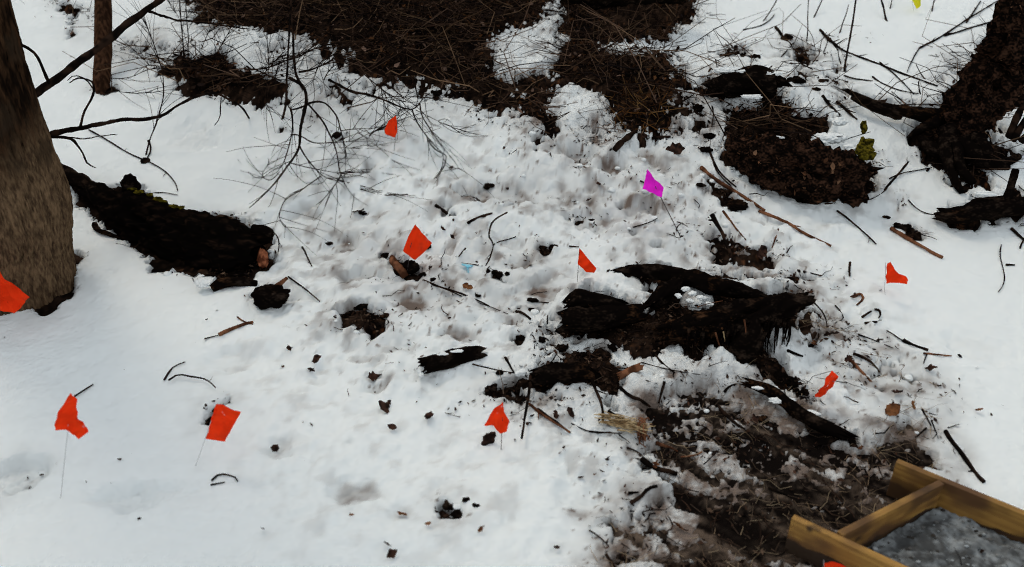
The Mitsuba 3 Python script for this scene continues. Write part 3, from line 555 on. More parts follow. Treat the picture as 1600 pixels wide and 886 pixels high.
# ------------------------------------------------------------------ logs and stumps
LOGS = {}
def log(name, label, cat, tag, pts, radii_px, seed, mat='m_rotten', **kw):
    q = Z(tag, pts); P = [near_base(p[0], p[1], p[2]) for p in q]; rr = [r * px_m(p) for r, p in zip(radii_px, P)]
    t = thing(name, label, cat); me = log_mesh(P, rr, seed, **kw); LOGS[t] = me; part(t, 'trunk', me, mat, smooth=True); return t
t = log('fallen_log', 'large black rotten log in the snow beside the big tree', 'log', 'p', [(102,276,.0),(150,304,.005),(215,342,.01),(290,374,.015),(360,392,.02),(408,398,.02)], [6, 18, 37, 45, 45, 34], 3, mat='m_black_rot', rough=.16, n=64, rag=.05, hollow=True)
part(t, 'knot', lump_mesh(near_base(204, 290, .10), (.035, .03, .045), 5, .4), 'm_rotten', smooth=True)
part(t, 'broken_end', lump_mesh(near_base(410, 404, .02), (.018, .03, .035), 6, .5), 'm_cut_wood', 'reddish brown torn wood at the right end', smooth=True)
part(t, 'root', stick_mesh([near_base(88, 262, .06), near_base(130, 285, .05), near_base(190, 330, .02)], .03, .02, 8, .01, 10), 'm_rotten', smooth=True)
part(t, 'splinter', stick_mesh([near_base(395, 358, .11), near_base(410, 360, .11), near_base(425, 365, .10)], .022, .016, 9, .004, 9), 'm_rotten', smooth=True)
part(t, 'splinter', stick_mesh([over(148, 350, .0), over(165, 364, .012), over(190, 374, .0)], .010, .008, 10, .004, 9), 'm_rotten', smooth=True)
part(t, 'bark_flap', stick_mesh([over(330, 450, .01), over(360, 440, .02), over(400, 443, .01)], .018, .012, 11, .006, 9), 'm_rotten', smooth=True)
part(t, 'moss', join([lump_mesh(near_base(205 + 7 * k, 337 + 2.9 * k, .02) + np.array([rng.normal(0, .006), .055 + rng.normal(0, .008), .088 + .0012 * k]), rng.uniform(.006, .014, 3) * (1.5, 1, .7), 80 + k, .5, 2) for k in range(0, 14, 2)]), 'm_moss', 'thin yellow green moss along the top edge', kind='stuff', smooth=True)
t = log('short_log', 'short dark log with a snowy cut end lying on the snow', 'log', 'p', [(660,572,.035),(685,565,.035),(712,558,.033),(735,552,.03),(753,552,.02)], [13, 13.5, 14, 12, 9], 13, rough=.14, n=36, rag=.03)
t = log('rotten_log', 'stubby black log at the left end of the rotten log pile', 'log', 'p', [(876,505,.05),(905,500,.055),(950,494,.05),(1005,488,.03)], [18, 21, 19, 14], 17, crumble=.42, rough=.16, n=40)
t = log('rotten_log', 'black lumpy log piece behind the stubby log in the rotten pile', 'log', 'p', [(886,478,.05),(905,470,.06),(935,474,.05),(975,482,.03)], [13, 20, 17, 12], 19, crumble=.42, rough=.35, n=40)
t = log('rotten_log', 'dark log along the back of the rotten log pile', 'log', 'p', [(962,428,.01),(1000,424,.03),(1060,430,.04),(1120,445,.05),(1192,468,.04)], [8, 12, 12, 15, 10], 23, crumble=.7, rough=.22, n=40)
t = log('rotten_log', 'largest rotten log of the pile with shaggy fibres and a ragged right end', 'log', 'p', [(1035,522,.03),(1085,512,.06),(1140,500,.08),(1195,488,.09),(1235,480,.09),(1258,474,.09)], [14, 23, 27, 25, 20, 14], 29, crumble=.75, rough=.24, n=52, rag=.06)
fib = []
for k in range(90):     # torn fibres hanging down its near side
    u = rng.uniform(0, 1); px = 1060 + 180 * u; py = 500 - 20 * u + rng.uniform(-12, 22); p = near_base(px, py, .10); q = p + np.array([rng.normal(0, .012), -rng.uniform(.0, .05), -rng.uniform(.05, .13)])
    fib.append(tube(wobble(smooth_line([p, (p + q) / 2 + rng.normal(0, .006, 3), q], .02), .004, k), [.0045, .004, .0035, .003, .002, .0015][:len(wobble(smooth_line([p, (p + q) / 2, q], .02), 0, k))] if False else np.linspace(rng.uniform(.002, .006), .0012, len(smooth_line([p, (p + q) / 2, q], .02))), 5))
part(t, 'bark_fibres', join(fib), 'm_rotten', kind='stuff', smooth=True)
for k, (q, w, mt) in enumerate([([(1118,520,.09),(1124,540,.05),(1133,556,.0)], 3.2, 'm_brown_stick'), ([(1130,518,.09),(1133,535,.05),(1136,548,.02)], 2, 'm_straw'), ([(1210,488,.10),(1213,505,.06),(1212,520,.01)], 3.5, 'm_brown_stick'), ([(1218,490,.10),(1222,505,.06),(1226,515,.02)], 3, 'm_brown_stick'), ([(1225,486,.10),(1229,500,.06),(1232,512,.02)], 2.5, 'm_brown_stick'), ([(1090,480,.13),(1110,474,.13),(1130,470,.13)], 1.6, 'm_brown_stick'), ([(1162,500,.12),(1166,525,.08),(1164,550,.02)], 3.2, 'm_brown_stick')]):
    P = [near_base(*p) for p in q]; part(t, 'splinter', stick_mesh(P, w * px_m(P[0]) / 2, w * px_m(P[0]) / 4, 60 + k, .003, 6), mt, smooth=True)
t = log('rotten_log', 'upright rotten stub under the largest log of the pile', 'log', 'p', [(1152,560,.0),(1168,540,.04),(1180,505,.09)], [22, 26, 18], 31, crumble=.42, rough=.3, n=36)
t = log('rotten_log', 'crumbling wood chunk joining the two long logs of the pile', 'log', 'p', [(1015,478,.02),(1035,462,.025),(1060,442,.03)], [10, 15, 12], 37, crumble=.6, rough=.35, n=36)
t = log('half_buried_log', 'half buried dark log sloping down from the rotten pile, snow along its top', 'log', 'p', [(1170,598,.015),(1205,612,.015),(1250,645,.015),(1290,668,.015),(1326,684,.005)], [8, 10, 11, 11, 8], 41, crumble=.35, rough=.2, n=30)
t = log('rotten_log', 'dark hollow log slab under the debris heap', 'log', 'p', [(838,590,.02),(870,584,.03),(905,584,.03),(925,592,.02)], [15, 19, 18, 12], 43, crumble=.42, rough=.3, n=36)
t = log('stub', 'short broken brown stub poking out right of the debris heap', 'log', 'p', [(968,588,.01),(985,580,.02),(1001,572,.03)], [6, 6.5, 6], 47, mat='m_brown_stick', rough=.12, n=20, rag=.02)
t = log('rotten_stump', 'big dark rotten stump with snow and yellow moss on its right end', 'stump', 'p', [(1142,228,.03),(1185,248,.06),(1240,264,.08),(1300,276,.09),(1354,278,.08)], [14, 32, 42, 40, 34], 53, mat='m_red_rot', crumble=.85, rough=.22, n=64, rag=.10)
part(t, 'moss', join([lump_mesh(near_base(1350 + rng.normal(0, 5), 236 + rng.normal(0, 9), .16), rng.uniform(.010, .024, 3), 100 + k, .5, 2) for k in range(16)] + [lump_mesh(near_base(1349 + 1.5 * k, 196 + 5.5 * k, .13), (.012, .012, .02), 130 + k, .5, 2) for k in range(2)]), 'm_moss', 'yellow moss at the right end', kind='stuff', smooth=True)
t = log('rotten_log', 'dark rounded log capped with snow behind the big mossy stump', 'log', 'p', [(1105,140,.05),(1140,132,.08),(1185,126,.09),(1216,140,.06)], [12, 20, 22, 18], 59, crumble=.42, rough=.2, n=40)
t = log('leaning_trunk', 'leaning dark brown trunk with a torn root mass at the upper right edge', 'fallen tree', 'p', [(1660,-80,1.0),(1610,10,.60),(1570,90,.34),(1530,160,.16),(1490,215,.03)], [38, 41, 43, 42, 38], 61, mat='m_red_rot', crumble=.75, rough=.2, n=56, rag=.1)
for k, (q, r) in enumerate([([(1490,210,.08),(1470,235,.05),(1440,215,.03)], 17), ([(1500,220,.08),(1530,250,.04),(1590,245,.0)], 16), ([(1480,200,.10),(1495,250,.05),(1520,285,.0)], 15), ([(1490,200,.1),(1480,250,.06),(1505,300,.0)], 14), ([(1470,190,.12),(1440,200,.06),(1420,215,.0)], 11), ([(1520,210,.1),(1550,250,.04),(1575,262,.0)], 14)]):
    P = [near_base(*p) for p in q]; part(t, 'root', stick_mesh(P, r * px_m(P[0]), .35 * r * px_m(P[0]), 70 + k, .012, 12, .8), 'm_rotten', smooth=True)
t = log('fallen_log', 'low dark log lying in the snow at the right edge', 'log', 'p', [(1472,335,.02),(1500,336,.04),(1540,325,.05),(1575,322,.05),(1625,318,.04)], [10, 18, 16, 15, 14], 67, rough=.3, n=40)
part(t, 'branch_stub', stick_mesh([near_base(1567, 325, .05), near_base(1578, 298, .10), near_base(1588, 264, .18)], .018, .012, 5, .004, 9), 'm_rotten', smooth=True)
t = log('pointed_branch', 'pointed dark branch reaching left from the leaning trunk', 'branch', 'p', [(1322,140,.06),(1350,155,.07),(1400,172,.07),(1450,180,.08),(1500,190,.08)], [3, 6, 9, 12, 14], 71, rough=.2, n=26)
part(t, 'fork', stick_mesh([near_base(1331, 150, .06), near_base(1365, 168, .06), near_base(1410, 180, .06)], .012, .022, 5, .004, 9), 'm_rotten', smooth=True)
t = log('fallen_log', 'dark log above the hollow, cut by the top edge of the picture', 'log', 'p', [(888,-18,.18),(940,-14,.20),(1000,-16,.2),(1070,-10,.16)], [22, 24, 22, 18], 73, rough=.2, n=40)
for k, (x0, y0, x1, y1) in enumerate([(1572,222,1604,150), (1578,226,1616,165), (1590,228,1620,195)]):
    P = [over(x0, y0, -.02)]; d = (P[0] - EYE) @ FWD; P += [at_depth((x0 + x1) / 2, (y0 + y1) / 2, d), at_depth(x1, y1, d + .02)]
    placed(single('stake', '', 'stick', stick_mesh(P, .016, .014, 90 + k, .003, 8), 'm_twig', 'dark stakes by the leaning trunk', smooth=True), ['leftmost dark stake at the right edge', 'middle dark stake at the right edge', 'rightmost dark stake at the right edge'][k], x1, y1)
t = thing('stump_piece', 'small broken stump piece with a brown split edge in the snow', 'stump')
part(t, 'wood', lump_mesh(over(424, 463, .02), (.055, .045, .035), 9, .6), 'm_rotten', smooth=True)
part(t, 'split_edge', stick_mesh([over(412, 462, .03), over(432, 448, .05), over(449, 434, .05)], .016, .006, 4, .005, 8), 'm_brown_stick', smooth=True)
t = thing('split_stub', 'split brown branch stub in the snow below the diamond orange flag', 'branch')
part(t, 'wood', stick_mesh([over(613, 402, .02), over(622, 418, .02), over(633, 432, .01)], .012, .017, 4, .004, 9), 'm_brown_stick', smooth=True)
part(t, 'bark_lump', lump_mesh(over(640, 417, .02), (.03, .025, .022), 19, .6), 'm_rotten', smooth=True)

# ------------------------------------------------------------------ single sticks and twigs lying on the snow
KINDS = {'t': ('twig', 'm_twig', 'dark twig'), 's': ('stick', 'm_twig', 'dark stick'), 'b': ('stick', 'm_brown_stick', 'brown stick')}
def lying(kind, tag, pts, w0, w1=None, h=.003, look=None):
    nm, mat, lk = KINDS[kind]; q = Z(tag, pts); P = [over(p[0], p[1], p[2] if len(p) > 2 else h) for p in q]
    m = np.mean([px_m(p) for p in P]); seed = len(PENDING) * 7 + 1
    L = np.linalg.norm(np.diff(P, axis=0), axis=1).sum(); bent = L / np.linalg.norm(P[-1] - P[0]) if len(P) > 2 else 1
    size = 'long' if L > .5 else ('short' if L < .17 else ('thick' if w0 > 6 else 'thin'))
    form = 'curved ' if bent > 1.12 else ''
    r0 = w0 * m / 2; r1 = (w1 if w1 else w0 * .6) * m / 2
    for p in P: p[2] += .3 * r0
    key = single(nm, '', nm, stick_mesh(P, r0, r1, seed, .0025 if kind == 't' else .004, 6 if kind == 't' else 9, .6, int(np.clip(L / .12, 0, 4)) if w0 > 2.3 else 0), mat, {'t': 'twigs lying on the snow', 's': 'dark sticks lying on the snow', 'b': 'brown sticks lying on the snow'}[kind], smooth=True)
    mid = q[len(q) // 2]; placed(key, look or f'{size} {form}{lk}', mid[0], mid[1]); return key
for a in [
 ('t', 1, [(410,600),(500,650),(600,710),(700,755),(760,790),(820,880)], 2.5), ('t', 5, [(75,0),(180,45),(290,70),(380,65)], 2.2),
 ('s', 5, [(500,115),(550,150),(580,180)], 6), ('s', 5, [(640,190),(700,162),(745,150)], 4.5), ('t', 5, [(810,145),(740,200),(730,245),(750,285),(740,330),(718,375)], 3.2, None, .02), ('t', 5, [(750,285),(800,265),(850,250)], 2.5),
 ('t', 5, [(430,430),(500,460),(620,500),(730,550)], 4), ('t', 5, [(480,452),(600,500),(700,540),(815,585)], 2.2), ('t', 5, [(630,300),(600,335)], 2.5), ('t', 'B', [(1315,540),(1390,520),(1470,480)], 2.2),
 ('t', 'A', [(910,430),(960,415),(1040,405)], 2), ('t', 'A', [(950,492),(1050,498),(1180,510)], 2), ('t', 'A', [(780,570),(840,590),(900,635)], 5), ('t', 'A', [(1040,670),(1042,630),(1045,600)], 2.5), ('t', 'A', [(970,695),(1050,725),(1080,750)], 3.5),
 ('t', 5, [(800,770),(820,805),(840,840)], 3), ('t', 5, [(660,800),(780,830),(890,845)], 2.5), ('s', 6, [(235,600),(270,680),(300,760),(302,820)], 6, 4, .015), ('s', 6, [(380,670),(450,720),(520,755)], 5.5, 4), ('t', 6, [(0,765),(80,820),(150,875)], 4),
 ('t', 6, [(540,510),(620,590),(720,650)], 4), ('t', 6, [(480,550),(640,590),(780,612)], 2.2), ('t', 6, [(860,690),(890,660),(920,650)], 4), ('t', 6, [(1262,262),(1320,330),(1335,390)], 3, None, .03), ('t', 6, [(585,640),(560,740)], 5), ('s', 6, [(820,730),(900,820),(960,862)], 5),
 ('b', 3, [(255,700),(330,760),(430,820),(520,880)], 6.5), ('b', 7, [(360,0),(480,50),(560,100),(680,155)], 5.5), ('t', 3, [(290,630),(320,700),(400,780)], 3.5), ('s', 7, [(710,0),(800,70),(885,150)], 3.2),
 ('b', 7, [(948,80),(1060,145),(1180,208)], 7.5), ('s', 7, [(150,20),(190,90),(240,212)], 7, 4, .04), ('b', 7, [(200,0),(250,70),(300,130)], 3.5), ('b', 7, [(445,80),(435,120),(418,165)], 3), ('s', 7, [(1485,80),(1520,110),(1560,145)], 5),
 ('t', 7, [(1440,150),(1437,200),(1455,300),(1428,362)], 2), ('t', 7, [(1525,165),(1535,140),(1545,120)], 3.5), ('t', 7, [(1462,240),(1500,240)], 3.5), ('s', 7, [(1005,578),(1060,605),(1112,622)], 6, 4), ('t', 7, [(930,535),(970,560),(1000,580)], 2.5), ('b', 7, [(1090,637),(1160,642),(1220,645)], 3.2), ('t', 7, [(1110,640),(1095,680)], 2.2),
 ('b', 7, [(760,660),(820,720),(880,787)], 5.5), ('s', 7, [(780,640),(850,670),(900,722)], 4.5), ('t', 7, [(830,502),(887,495)], 4.5), ('t', 7, [(820,472),(860,448)], 4), ('t', 7, [(875,440),(895,445),(893,480)], 4), ('b', 7, [(780,380),(815,370),(825,385),(795,420)], 4.5),
 ('t', 7, [(765,230),(763,260),(765,292)], 4), ('s', 7, [(490,625),(555,650)], 6), ('t', 7, [(800,550),(880,580),(960,612)], 2.5), ('t', 7, [(560,270),(640,288)], 2.5), ('t', 7, [(700,420),(735,470),(700,500)], 2.2), ('t', 7, [(555,440),(570,400),(590,385)], 2.5),
 ('s', 8, [(1320,215),(1345,255),(1380,300),(1455,398)], 7, 6), ('t', 8, [(1235,135),(1268,195)], 3), ('t', 8, [(1250,205),(1216,235)], 3.5), ('s', 11, [(845,160),(832,270),(812,400)], 6, 3, .03), ('b', 11, [(840,270),(920,330),(995,382)], 4.5), ('t', 11, [(750,95),(785,155)], 4),
 ('t', 11, [(1000,345),(1080,375),(1190,380)], 3), ('t', 10, [(575,250),(610,230),(670,240),(735,275)], 3.2, None, .012), ('t', 10, [(560,248),(580,215),(632,188)], 3), ('t', 10, [(720,605),(767,597)], 3.4), ('t', 10, [(722,592),(752,570),(800,578),(810,592)], 3.2), ('b', 10, [(748,96),(790,75),(863,53)], 6), ('t', 10, [(255,305),(318,263)], 3.5), ('t', 10, [(700,108),(745,97)], 2.2),
 ('s', 4, [(440,385),(490,430),(545,450)], 5), ('t', 4, [(1395,490),(1420,540),(1440,580)], 2.8), ('t', 4, [(1330,627),(1400,680),(1475,742)], 2.8), ('t', 4, [(1252,415),(1285,460),(1283,515)], 2.5, None, .03), ('t', 4, [(680,245),(760,240),(820,250)], 2.2), ('t', 4, [(685,0),(690,60),(668,100)], 3.2),
 ('t', 3, [(750,125),(830,200),(960,255),(1100,310),(1240,360)], 4), ('t', 3, [(1165,200),(1260,150),(1350,90),(1500,0)], 3.2), ('t', 3, [(1270,150),(1400,110),(1560,60)], 3), ('t', 3, [(1360,95),(1420,5)], 3), ('t', 3, [(1165,200),(1135,250),(1112,302)], 2), ('t', 3, [(1000,260),(1070,320),(1140,392)], 2.5), ('t', 3, [(970,320),(1060,370),(1160,392)], 3), ('t', 3, [(850,315),(900,330),(970,338)], 2.8),
 ('t', 3, [(1020,792),(1090,710),(1168,615)], 3.5), ('t', 3, [(1040,745),(1130,715),(1215,700)], 2.6), ('t', 3, [(770,850),(860,845),(960,830),(1025,790)], 2.6), ('t', 3, [(430,125),(500,108),(560,60)], 2.4), ('s', 3, [(820,425),(860,460),(905,500)], 5), ('s', 3, [(760,400),(790,440),(835,482)], 5.5), ('s', 3, [(750,340),(820,345)], 7), ('t', 3, [(530,295),(600,225),(640,180)], 2.6),
 ('s', 3, [(565,115),(600,160),(630,190)], 5), ('t', 3, [(760,140),(790,170),(825,210)], 3.5), ('t', 'D', [(180,300),(250,370),(245,470)], 3), ('s', 'D', [(150,385),(200,415),(235,450)], 5), ('t', 'D', [(230,580),(260,680),(350,790)], 3), ('t', 'D', [(290,320),(330,440),(345,550)], 3), ('t', 'D', [(40,370),(100,330),(150,300)], 3),
 ('s', 'F', [(665,870),(700,830),(785,760)], 10, 7), ('t', 'F', [(880,800),(990,790)], 6), ('t', 'E', [(280,540),(295,500)], 5), ('t', 'E', [(300,575),(335,540)], 4), ('t', 'E', [(220,700),(290,755),(350,765)], 2.2), ('t', 'E', [(430,750),(520,745),(620,760)], 2.4),
 ('s', 'G', [(235,530),(300,490),(330,450),(380,435)], 5, 6), ('t', 'G', [(220,470),(280,465)], 4), ('t', 'G', [(0,680),(60,720),(110,770)], 3), ('s', 'G', [(95,820),(130,870),(160,900)], 5), ('t', 'G', [(215,215),(260,230),(300,260)], 4), ('b', 'G', [(520,270),(600,260),(640,240)], 3), ('s', 'G', [(300,280),(400,340),(490,365)], 9, 7), ('b', 'G', [(380,190),(450,215),(500,240)], 6), ('s', 'G', [(740,0),(800,60),(850,100)], 6), ('t', 'G', [(1010,440),(1080,470),(1140,490)], 4), ('t', 'G', [(0,125),(80,130),(180,115)], 3.2), ('t', 'G', [(110,10),(160,40),(220,65)], 6),
 ('b', 4, [(1095,815),(1130,835),(1165,845)], 3), ('t', 'B', [(1365,255),(1385,262)], 3.5), ('t', 'B', [(920,660),(980,665)], 3), ('t', 'B', [(40,0),(80,55),(150,95),(85,235)], 2.2, None, .02),
]: lying(*a)
# stems standing in the far snow
for k, q in enumerate([[(1035,105),(1018,50),(1000,-20)], [(1040,50),(1050,-10)], [(1215,60),(1228,-10)], [(850,310),(856,270),(880,130),(905,-30)], [(690,200),(700,110),(702,-10)], [(720,85),(760,-5)], [(500,105),(540,50),(575,-10)], [(820,165),(850,80),(870,20)], [(1380,835),(1385,740),(1390,690)], [(855,300),(830,240),(825,210)], [(1205,350),(1165,300),(1150,270)], [(1170,410),(1160,340)], [(750,250),(775,190),(790,140)]]):
    q_ = Z(3, q); root = over(q_[0][0], q_[0][1], -.01); d = (root - EYE) @ FWD; P = [root] + [at_depth(p[0], p[1], d + .05) for p in q_[1:]]
    w = 4 if k in (0, 3, 8) else 2.4; m = px_m(root)
    placed(single('standing_stem', '', 'stem', stick_mesh(P, w * m / 2, w * m / 3.4, 300 + k, .004, 6), 'm_twig', 'thin bare stems standing in the snow', smooth=True), 'thin bare stem standing in the snow', q_[0][0], q_[0][1])

# ------------------------------------------------------------------ dead leaves and clods one can pick out
def leaf_mesh(c, size, ang, seed, curl=.35, elong=1.9):
    r_ = np.random.default_rng(seed); n = 5
    u = np.linspace(-1, 1, 9); v = []
    for a in u:
        w = (1 - abs(a) ** 2.6) * (1 + .35 * r_.normal()) * (1 - .25 * a) + .04
        for b in np.linspace(-1, 1, n): v.append((a * elong * .5, b * w * .5, curl * (a * a * .5 + b * b * .4) * .5 + .08 * r_.normal()))
    v = np.array(v) * size; R = trimesh.transformations.euler_matrix(r_.normal(0, .7), r_.normal(0, .5), ang + r_.normal(0, .6))[:3, :3]
    f = quads(n, 9); f = np.vstack([f[:, [0, 1, 2]], f[:, [0, 2, 3]]])
    return v @ R.T + np.asarray(c), f
LEAVES = [(763,689,26,1.4,'d'), (629,803,15,.5,'b'), (669,818,9,0,'b'), (752,826,10,.3,'b'), (549,804,7,.5,'b'), (602,634,22,.1,'d'), (585,588,18,.6,'d'), (613,667,12,.2,'d'), (670,650,16,.7,'d'), (731,448,14,1.0,'b'), (1272,536,14,.4,'b'), (1300,522,20,.3,'d'),
          (1402,612,16,0,'d'), (1427,633,14,.8,'b'), (1190,395,26,.2,'d'), (410,826,8,1.3,'d'), (1335,462,10,.6,'d'), (1055,233,22,-.3,'d'), (1008,213,14,.5,'d'), (1325,560,12,.4,'d'), (1455,575,14,.2,'d'), (1255,600,14,.2,'d'), (1060,822,15,.2,'b'), (1025,725,10,.5,'b'), (1395,640,20,.1,'b'),
          (452,544,9,.2,'d'), (848,546,9,.3,'d'), (868,648,14,.6,'d'), (892,645,16,.1,'d'), (560,330,14,.3,'d'), (705,262,8,1.2,'d'), (788,231,7,1.3,'d'), (935,287,9,1.4,'d'), (920,312,7,.3,'d'), (692,357,8,.2,'d'), (707,370,7,.2,'d'), (612,865,16,.2,'d'), (605,850,10,.2,'d'), (870,855,9,.6,'d'), (430,700,12,.3,'d'), (494,560,14,.9,'d'), (487,578,10,.4,'d'), (1345,700,10,.3,'b'), (1530,640,9,.3,'b'), (1180,655,14,.5,'d')]
for k, (px, py, sz, ang, c) in enumerate(LEAVES):
    p = over(px, py, .012); m = px_m(p)
    placed(single('dead_leaf', '', 'leaf', leaf_mesh(p, sz * m * .72, ang, 500 + k), 'm_leaf' if c == 'b' else 'm_dark_leaf', 'dead leaves on the snow', smooth=True), ('small ' if sz < 12 else 'curled ') + ('russet brown' if c == 'b' else 'dark brown') + ' dead leaf', px, py)
CLODS = [(781,429,12,9), (763,423,4,4), (848,388,9,6), (862,386,7,6), (812,530,9,8), (846,532,6,5), (781,583,7,5), (668,386,8,5) , (622,425,9,8), (601,399,9,6), (662,430,7,5), (676,438,9,5), (566,334,8,6), (513,382,9,4), (680,148,9,9), (527,212,10,9), (533,760,1,1), (700,790,12,8), (718,803,13,9), (742,790,6,4), (728,781,6,4), (762,612,10,11), (798,615,10,10), (773,603,8,8), (745,462,8,3), (1155,322,20,10), (1130,300,12,8), (1410,357,16,10),
         (1185,655,12,8), (1092,290,10,6), (925,345,6,4), (760,291,9,7), (832,470,12,5), (600,494,10,6), (560,480,14,8), (590,505,14,9), (545,492,10,8), (575,520,10,6), (1240,602,16,12), (1255,615,12,10), (1222,590,14,10), (1385,340,6,4), (1180,90,9,5), (1250,95,12,8), (1230,60,12,9), (1245,125,16,10), (1275,140,8,6), (430,470,10,6), (407,470,8,6), (325,660,8,10), (338,640,7,7), (1090,170,12,10), (1110,215,14,10), (1105,235,10,8), (893,598,14,10), (865,600,16,10), (905,560,14,10), (880,545,12,8), (940,560,10,8), (955,545,12,8)]
def clod_mesh(p, a, b, seed):
    r_ = np.random.default_rng(seed); out = []
    for k in range(6):
        s_ = r_.uniform(.3, .6); out.append(lump_mesh(p + np.array([r_.normal(0, .32) * a, r_.normal(0, .4) * b, b * r_.uniform(.0, .35)]), (a * s_ * r_.uniform(.7, 1.3), b * s_ * 1.2, b * s_ * .8), seed * 7 + k, .7, 2, 3.0))
    return join(out)
for k, (px, py, a, b) in enumerate(CLODS):
    if a < 2: continue
    p = over(px, py, .0); m = px_m(p)
    placed(single('soil_clod', '', 'clod', clod_mesh(p, a * m, b * m, 200 + k), 'm_rotten', 'dark clods of soil and bark', smooth=False), ('small ' if a < 9 else 'ragged ') + 'dark clod of soil', px, py)
single('blue_scrap', 'tiny light blue scrap in the snow right of the diamond orange flag', 'scrap', join([leaf_mesh(over(730, 415, .006), .035, .4, 7, .1, 1.3), leaf_mesh(over(731, 422, .004), .022, 1.3, 8, .1, 1.4)]), 'm_blue', smooth=True)
t = thing('straw_tuft', 'pale tuft of dry straw at the edge of the trail', 'tuft')
def blades(px0, py0, px1, py1, n, ln, seed, w=.0022, fl=.4):
    r_ = np.random.default_rng(seed); out = []
    a, b = over(px0, py0, .015), over(px1, py1, .015); ax = unit(b - a)
    for k in range(n):
        c = a + (b - a) * r_.uniform(0, 1) + r_.normal(0, .006, 3); d = unit(ax + r_.normal(0, fl, 3) * (1, 1, .35)); l = ln * r_.uniform(.5, 1.2)
        P = [c - d * l / 2, c + r_.normal(0, .006, 3), c + d * l / 2 + (0, 0, r_.uniform(-.01, .02))]
        for p in P: p[2] = max(p[2], float(ftop(p[0], p[1])) + .002)
        out.append(tube(smooth_line(P, .02), np.linspace(w, w * .5, len(smooth_line(P, .02))), 4))
    return join(out)
part(t, 'blades', blades(952, 657, 1000, 668, 90, .075, 3, .0018, .16), 'm_straw', kind='stuff', smooth=True)
part(t, 'bundle_end', blades(1003, 662, 1006, 686, 36, .035, 5, .0024, .35), 'm_brown_stick', kind='stuff', smooth=True)

# ------------------------------------------------------------------ litter nobody could count
def scatter(n, test, seed, lim=None):
    r_ = np.random.default_rng(seed); out = []
    while len(out) < n:
        px, py = r_.uniform(-60, 1660), r_.uniform(-60, 930)
        out.append((px, py))
        if len(out) > n: break
    return out
def field_points(n, dens, seed, x=(-4.5, 4.5), y=(1.2, 8.5)):
    r_ = np.random.default_rng(seed); P = []
    while sum(map(len, P)) < n:
        q = np.stack([r_.uniform(*x, 40000), r_.uniform(*y, 40000)], 1)
        q = q[np.abs(q[:, 0]) < .62 * q[:, 1] + .7]
        P.append(q[r_.uniform(0, 1, len(q)) < dens(q[:, 0], q[:, 1])])
    return np.vstack(P)[:n]
fdirt, ftramp, fcave, ftrail = bil(DIRT), bil(TRAMP), bil(CAVE), bil(TRAIL)
SPK = np.zeros_like(GX)
for tag, pts, v in ((7, [(250,150),(640,230),(900,420),(1230,640),(1300,880),(1000,960),(620,700),(520,420)], .7), ('D', [(640,0),(860,0),(1000,420),(900,480),(700,180)], .6), ('F', [(900,500),(1250,500),(1250,880),(880,880)], .7), ('F', [(0,100),(350,80),(560,640),(440,860),(330,700),(330,400)], .4), (5, [(0,500),(420,350),(860,560),(1000,760),(520,900),(100,800)], .25), (6, [(-260,560),(500,560),(900,700),(700,990),(-100,900)], .7), ('G', [(-60,560),(300,180),(360,880),(0,880)], .7)):
    sl, sd = signed(tag, pts); SPK[sl] = np.maximum(SPK[sl], v * ss(.12, -.1, sd))
SPK *= ss(.42, .62, fb(GX, GY, 6, 121, 3))
def leaf_cloud(P, size, seed, lift, tilt, tints):
    r_ = np.random.default_rng(seed); n = len(P); s = size[0] + (size[1] - size[0]) * r_.uniform(0, 1, n) ** 2
    z = (ftop(P[:, 0], P[:, 1]) if P.shape[1] == 2 else P[:, 2]) + r_.uniform(0, 1, n) ** 2 * lift + .003; c = np.column_stack([P[:, :2], z])
    a = r_.uniform(0, 2 * np.pi, n); e1 = unit(np.stack([np.cos(a), np.sin(a), r_.normal(0, tilt, n)], 1)); nrm = unit(np.stack([r_.normal(0, tilt, n), r_.normal(0, tilt, n), np.ones(n)], 1)); e2 = unit(np.cross(nrm, e1)); nn_ = np.cross(e1, e2)
    asp = r_.uniform(.3, .75, n); curl = r_.uniform(-.1, .5, n)
    loc = [(-1, 0, 1), (-.3, .8, .35), (-.25, -.85, .3), (.45, .7, .3), (.4, -.6, .35), (1, .1, .9), (.05, 0, 0)]
    V = np.stack([c + s[:, None] * .5 * (e1 * (p * r_.uniform(.75, 1.1, n))[:, None] + e2 * (q * asp * r_.uniform(.6, 1.2, n))[:, None] + nn_ * (h * curl)[:, None]) for p, q, h in loc], 1)
    F = np.array([(6, 0, 2), (6, 2, 4), (6, 4, 5), (6, 5, 3), (6, 3, 1), (6, 1, 0)])
    f = (F[None] + 7 * np.arange(n)[:, None, None]).reshape(-1, 3)
    k = r_.integers(0, len(tints), n); col = np.array(tints)[k] * r_.uniform(.5, 1.3, (n, 1))
    return (V.reshape(-1, 3), f), np.repeat(col, 7, 0)
